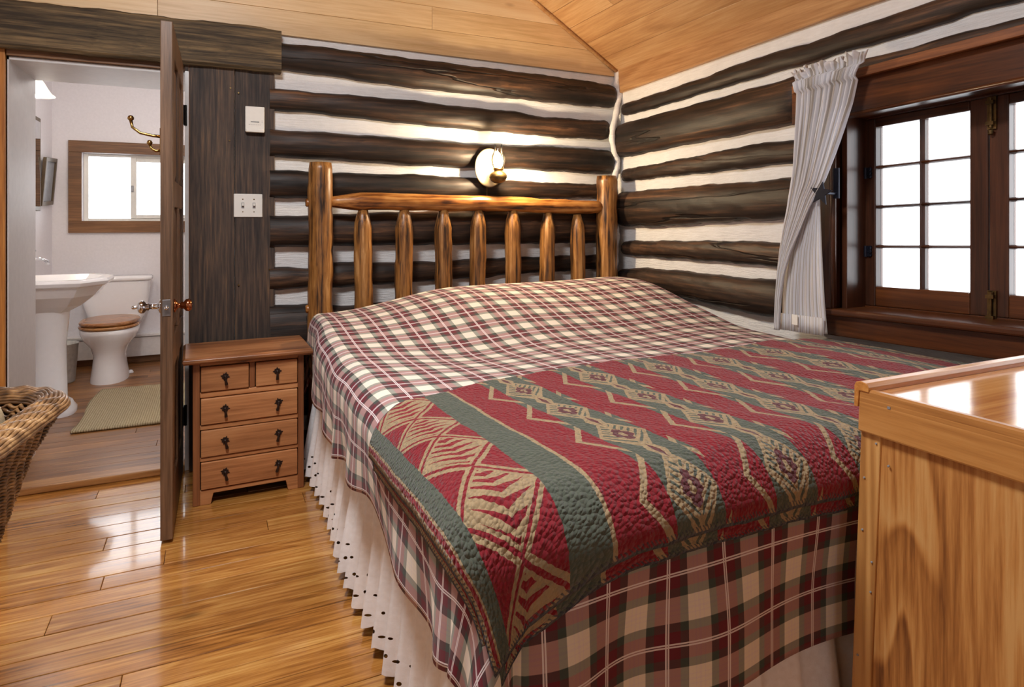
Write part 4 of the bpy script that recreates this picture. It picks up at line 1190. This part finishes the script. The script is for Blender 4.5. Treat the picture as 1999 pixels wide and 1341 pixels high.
b = mb.grid(rows, closed=True); mb.f.append(tuple(b+3*28+k for k in range(28))); mb.f.append(tuple(b+k for k in range(28))[::-1])
mb.build('tank_lid', M['porcelain'], to, smooth=True)
for nm, z0, z1, e in (('seat', .376, .398, .0), ('seat_lid', .402, .424, -.004)):
    mb = MB(); rows = [ell(0, -.235, .185+e, .262+e, z0), ell(0, -.235, .192+e, .27+e, (z0+z1)/2), ell(0, -.235, .185+e, .262+e, z1), ell(0, -.235, .16, .235, z1+.002)]
    b = mb.grid(rows, closed=True); mb.f.append(tuple(b+3*28+k for k in range(28))); mb.f.append(tuple(b+k for k in range(28))[::-1])
    mb.build(nm, M['seatwood'], to, smooth=True)
MB().lathe([(.018, 0), (.02, .006), (.012, .022), (.003, .026)], (.118, -.14, .0), 12, 'Z').build('bolt_cap', M['porcelain'], to, smooth=True)
MB().tube([(-.17, .0, .62), (-.17, -.01, .62), (-.10, -.012, .615)], .007, 8).build('flush_lever', M['chrome'], to)

sk = thing('pedestal_sink', 'white pedestal sink on the left bathroom wall', 'sink', (-3.165, 1.20, FZ))
mb = MB()
def octo(rx, ry, z, c=.42):
    return [(rx, -ry*c, z), (rx, ry*c, z), (rx*.62, ry, z), (-.25, ry, z), (-.25, -ry, z), (rx*.62, -ry, z)]
rows = [octo(.08, .09, .60), octo(.15, .15, .64), octo(.22, .225, .70), octo(.262, .262, .755), octo(.285, .285, .765), octo(.295, .295, .785), octo(.285, .285, .80), octo(.235, .235, .802), octo(.20, .20, .76), octo(.12, .13, .70)]
b = mb.grid(rows, closed=True); mb.f.append(tuple(b+9*6+k for k in range(6)))
mb.build('basin', M['porcelain'], sk, bevel=.008)
box('backsplash', M['porcelain'], -.25, -.21, -.27, .27, .79, .86, sk, .01)
mb = MB(); rows = [ell(-.02, 0, .135, .135, 0, 24, 3), ell(-.02, 0, .135, .135, .025, 24, 3), ell(-.02, 0, .118, .118, .05, 24, 3), ell(-.02, 0, .112, .112, .065, 24, 3), ell(-.02, 0, .088, .088, .085, 24, 3), ell(-.02, 0, .082, .082, .40, 24, 3), ell(-.02, 0, .10, .10, .60, 24, 3), ell(-.02, 0, .12, .12, .66, 24, 3)]
b = mb.grid(rows, closed=True); mb.build('pedestal', M['porcelain'], sk, smooth=True)
fc = MB(); fc.lathe([(.022, .80), (.024, .81), (.014, .83), (.013, .90), (.016, .91), (.012, .925)], (-.14, 0, 0), 16, 'Z')
fc.tube([(-.14, 0, .89), (-.10, 0, .915), (-.06, 0, .915), (-.03, 0, .90), (-.025, 0, .88)], [.010, .010, .009, .009, .010], 10)
fc.tube([(-.14, 0, .92), (-.12, 0, .95), (-.085, 0, .965)], [.006, .005, .007], 8)
fc.build('faucet', M['chrome'], sk, smooth=True)

rg = MB(); rows = []; uvs = []
for i in range(31):
    t = i/30; r = []; u = []
    for j in range(41):
        s = j/40
        x = -3.0+.62*s+.012*math.sin(t*7)*(1-s)+.05*(t if s < 2 else 0)*.2; y = .715+.93*t-.012*s
        r.append((x, y, FZ+.010+.002*math.sin(s*40)*math.sin(t*31))); u.append((x, y))
    rows.append(r); uvs.append(u)
rg.grid(rows, uvs); rg = rg.build('bath_rug', M['rug'], smooth=True, solid=.012)
tag(rg, 'cream woven cotton bath rug on the bathroom floor', 'rug')
mb = MB(); mb.lathe([(.09, 0), (.095, .01), (.115, .27), (.12, .275), (.112, .27), (.088, .012)], (0, 0, 0), 24, 'Z')
bn = mb.build('waste_bin', M['bin'], smooth=True); bn.location = (-3.29, 2.05, FZ)
tag(bn, 'small white waste bin between the sink pedestal and the toilet', 'bin')
vl = thing('vanity_lamp', 'lit frosted bell-shaped wall lamp high on the left bathroom wall', 'lamp', (-3.43, 1.15, 1.95))
MB().lathe([(.05, 0), (.05, .012), (.02, .02)], (0, 0, -.02), 18, 'X').build('backplate', M['brass'], vl, smooth=True)
MB().tube([(.01, 0, -.02), (.10, 0, .02), (.19, 0, .04), (.20, 0, .025)], .007, 8).build('arm', M['brass'], vl, smooth=True)
mb = MB(); rows = []
for (r, z) in ((.022, .03), (.034, .01), (.050, -.02), (.066, -.045), (.085, -.06)): rows.append([(.20+r*math.cos(2*PI*k/24), r*math.sin(2*PI*k/24), z) for k in range(24)])
mb.grid(rows, closed=True); mb.build('shade', M['shade_lit'], vl, smooth=True, solid=.003)
MB().lathe([(.004, -.075), (.02, -.062), (.024, -.045), (.016, -.02), (.008, .0)], (.20, 0, 0), 14, 'Z').build('bulb', M['bulb'], vl, smooth=True)

mc = thing('wall_mirror', 'tall dark-framed mirror seen edge-on on the left bathroom wall', 'mirror', (-3.43, 1.75, 1.56))
box('frame', M['backdark'], .0, .022, -.22, .36, -.325, .325, mc, .004); box('glass', M['mirror'], .018, .026, -.19, .33, -.295, .295, mc, .001)
pf = thing('framed_picture', 'small tilted framed picture on the left bathroom wall near the corner', 'picture', (-3.415, 2.32, 1.455))
pf.rotation_euler = (math.radians(3), math.radians(5), 0)
for (y0, y1, z0, z1) in ((-.17, -.14, -.175, .175), (.14, .17, -.175, .175), (-.14, .14, .145, .175), (-.14, .14, -.175, -.145)): box('frame', M['backdark'], .0, .022, y0, y1, z0, z1, pf, .003)
box('mat', M['greyink'], .004, .010, -.14, .14, -.145, .145, pf, 0)
ht = thing('baseboard_heater', 'white baseboard heater along the bathroom back wall', 'heater', (-2.5, BY, .085))
box('casing', M['white'], -.92, .6, -.055, .0, .0, .15, ht, .004); box('ledge', M['white'], -.92, .6, -.07, .0, .155, .18, ht, .006)
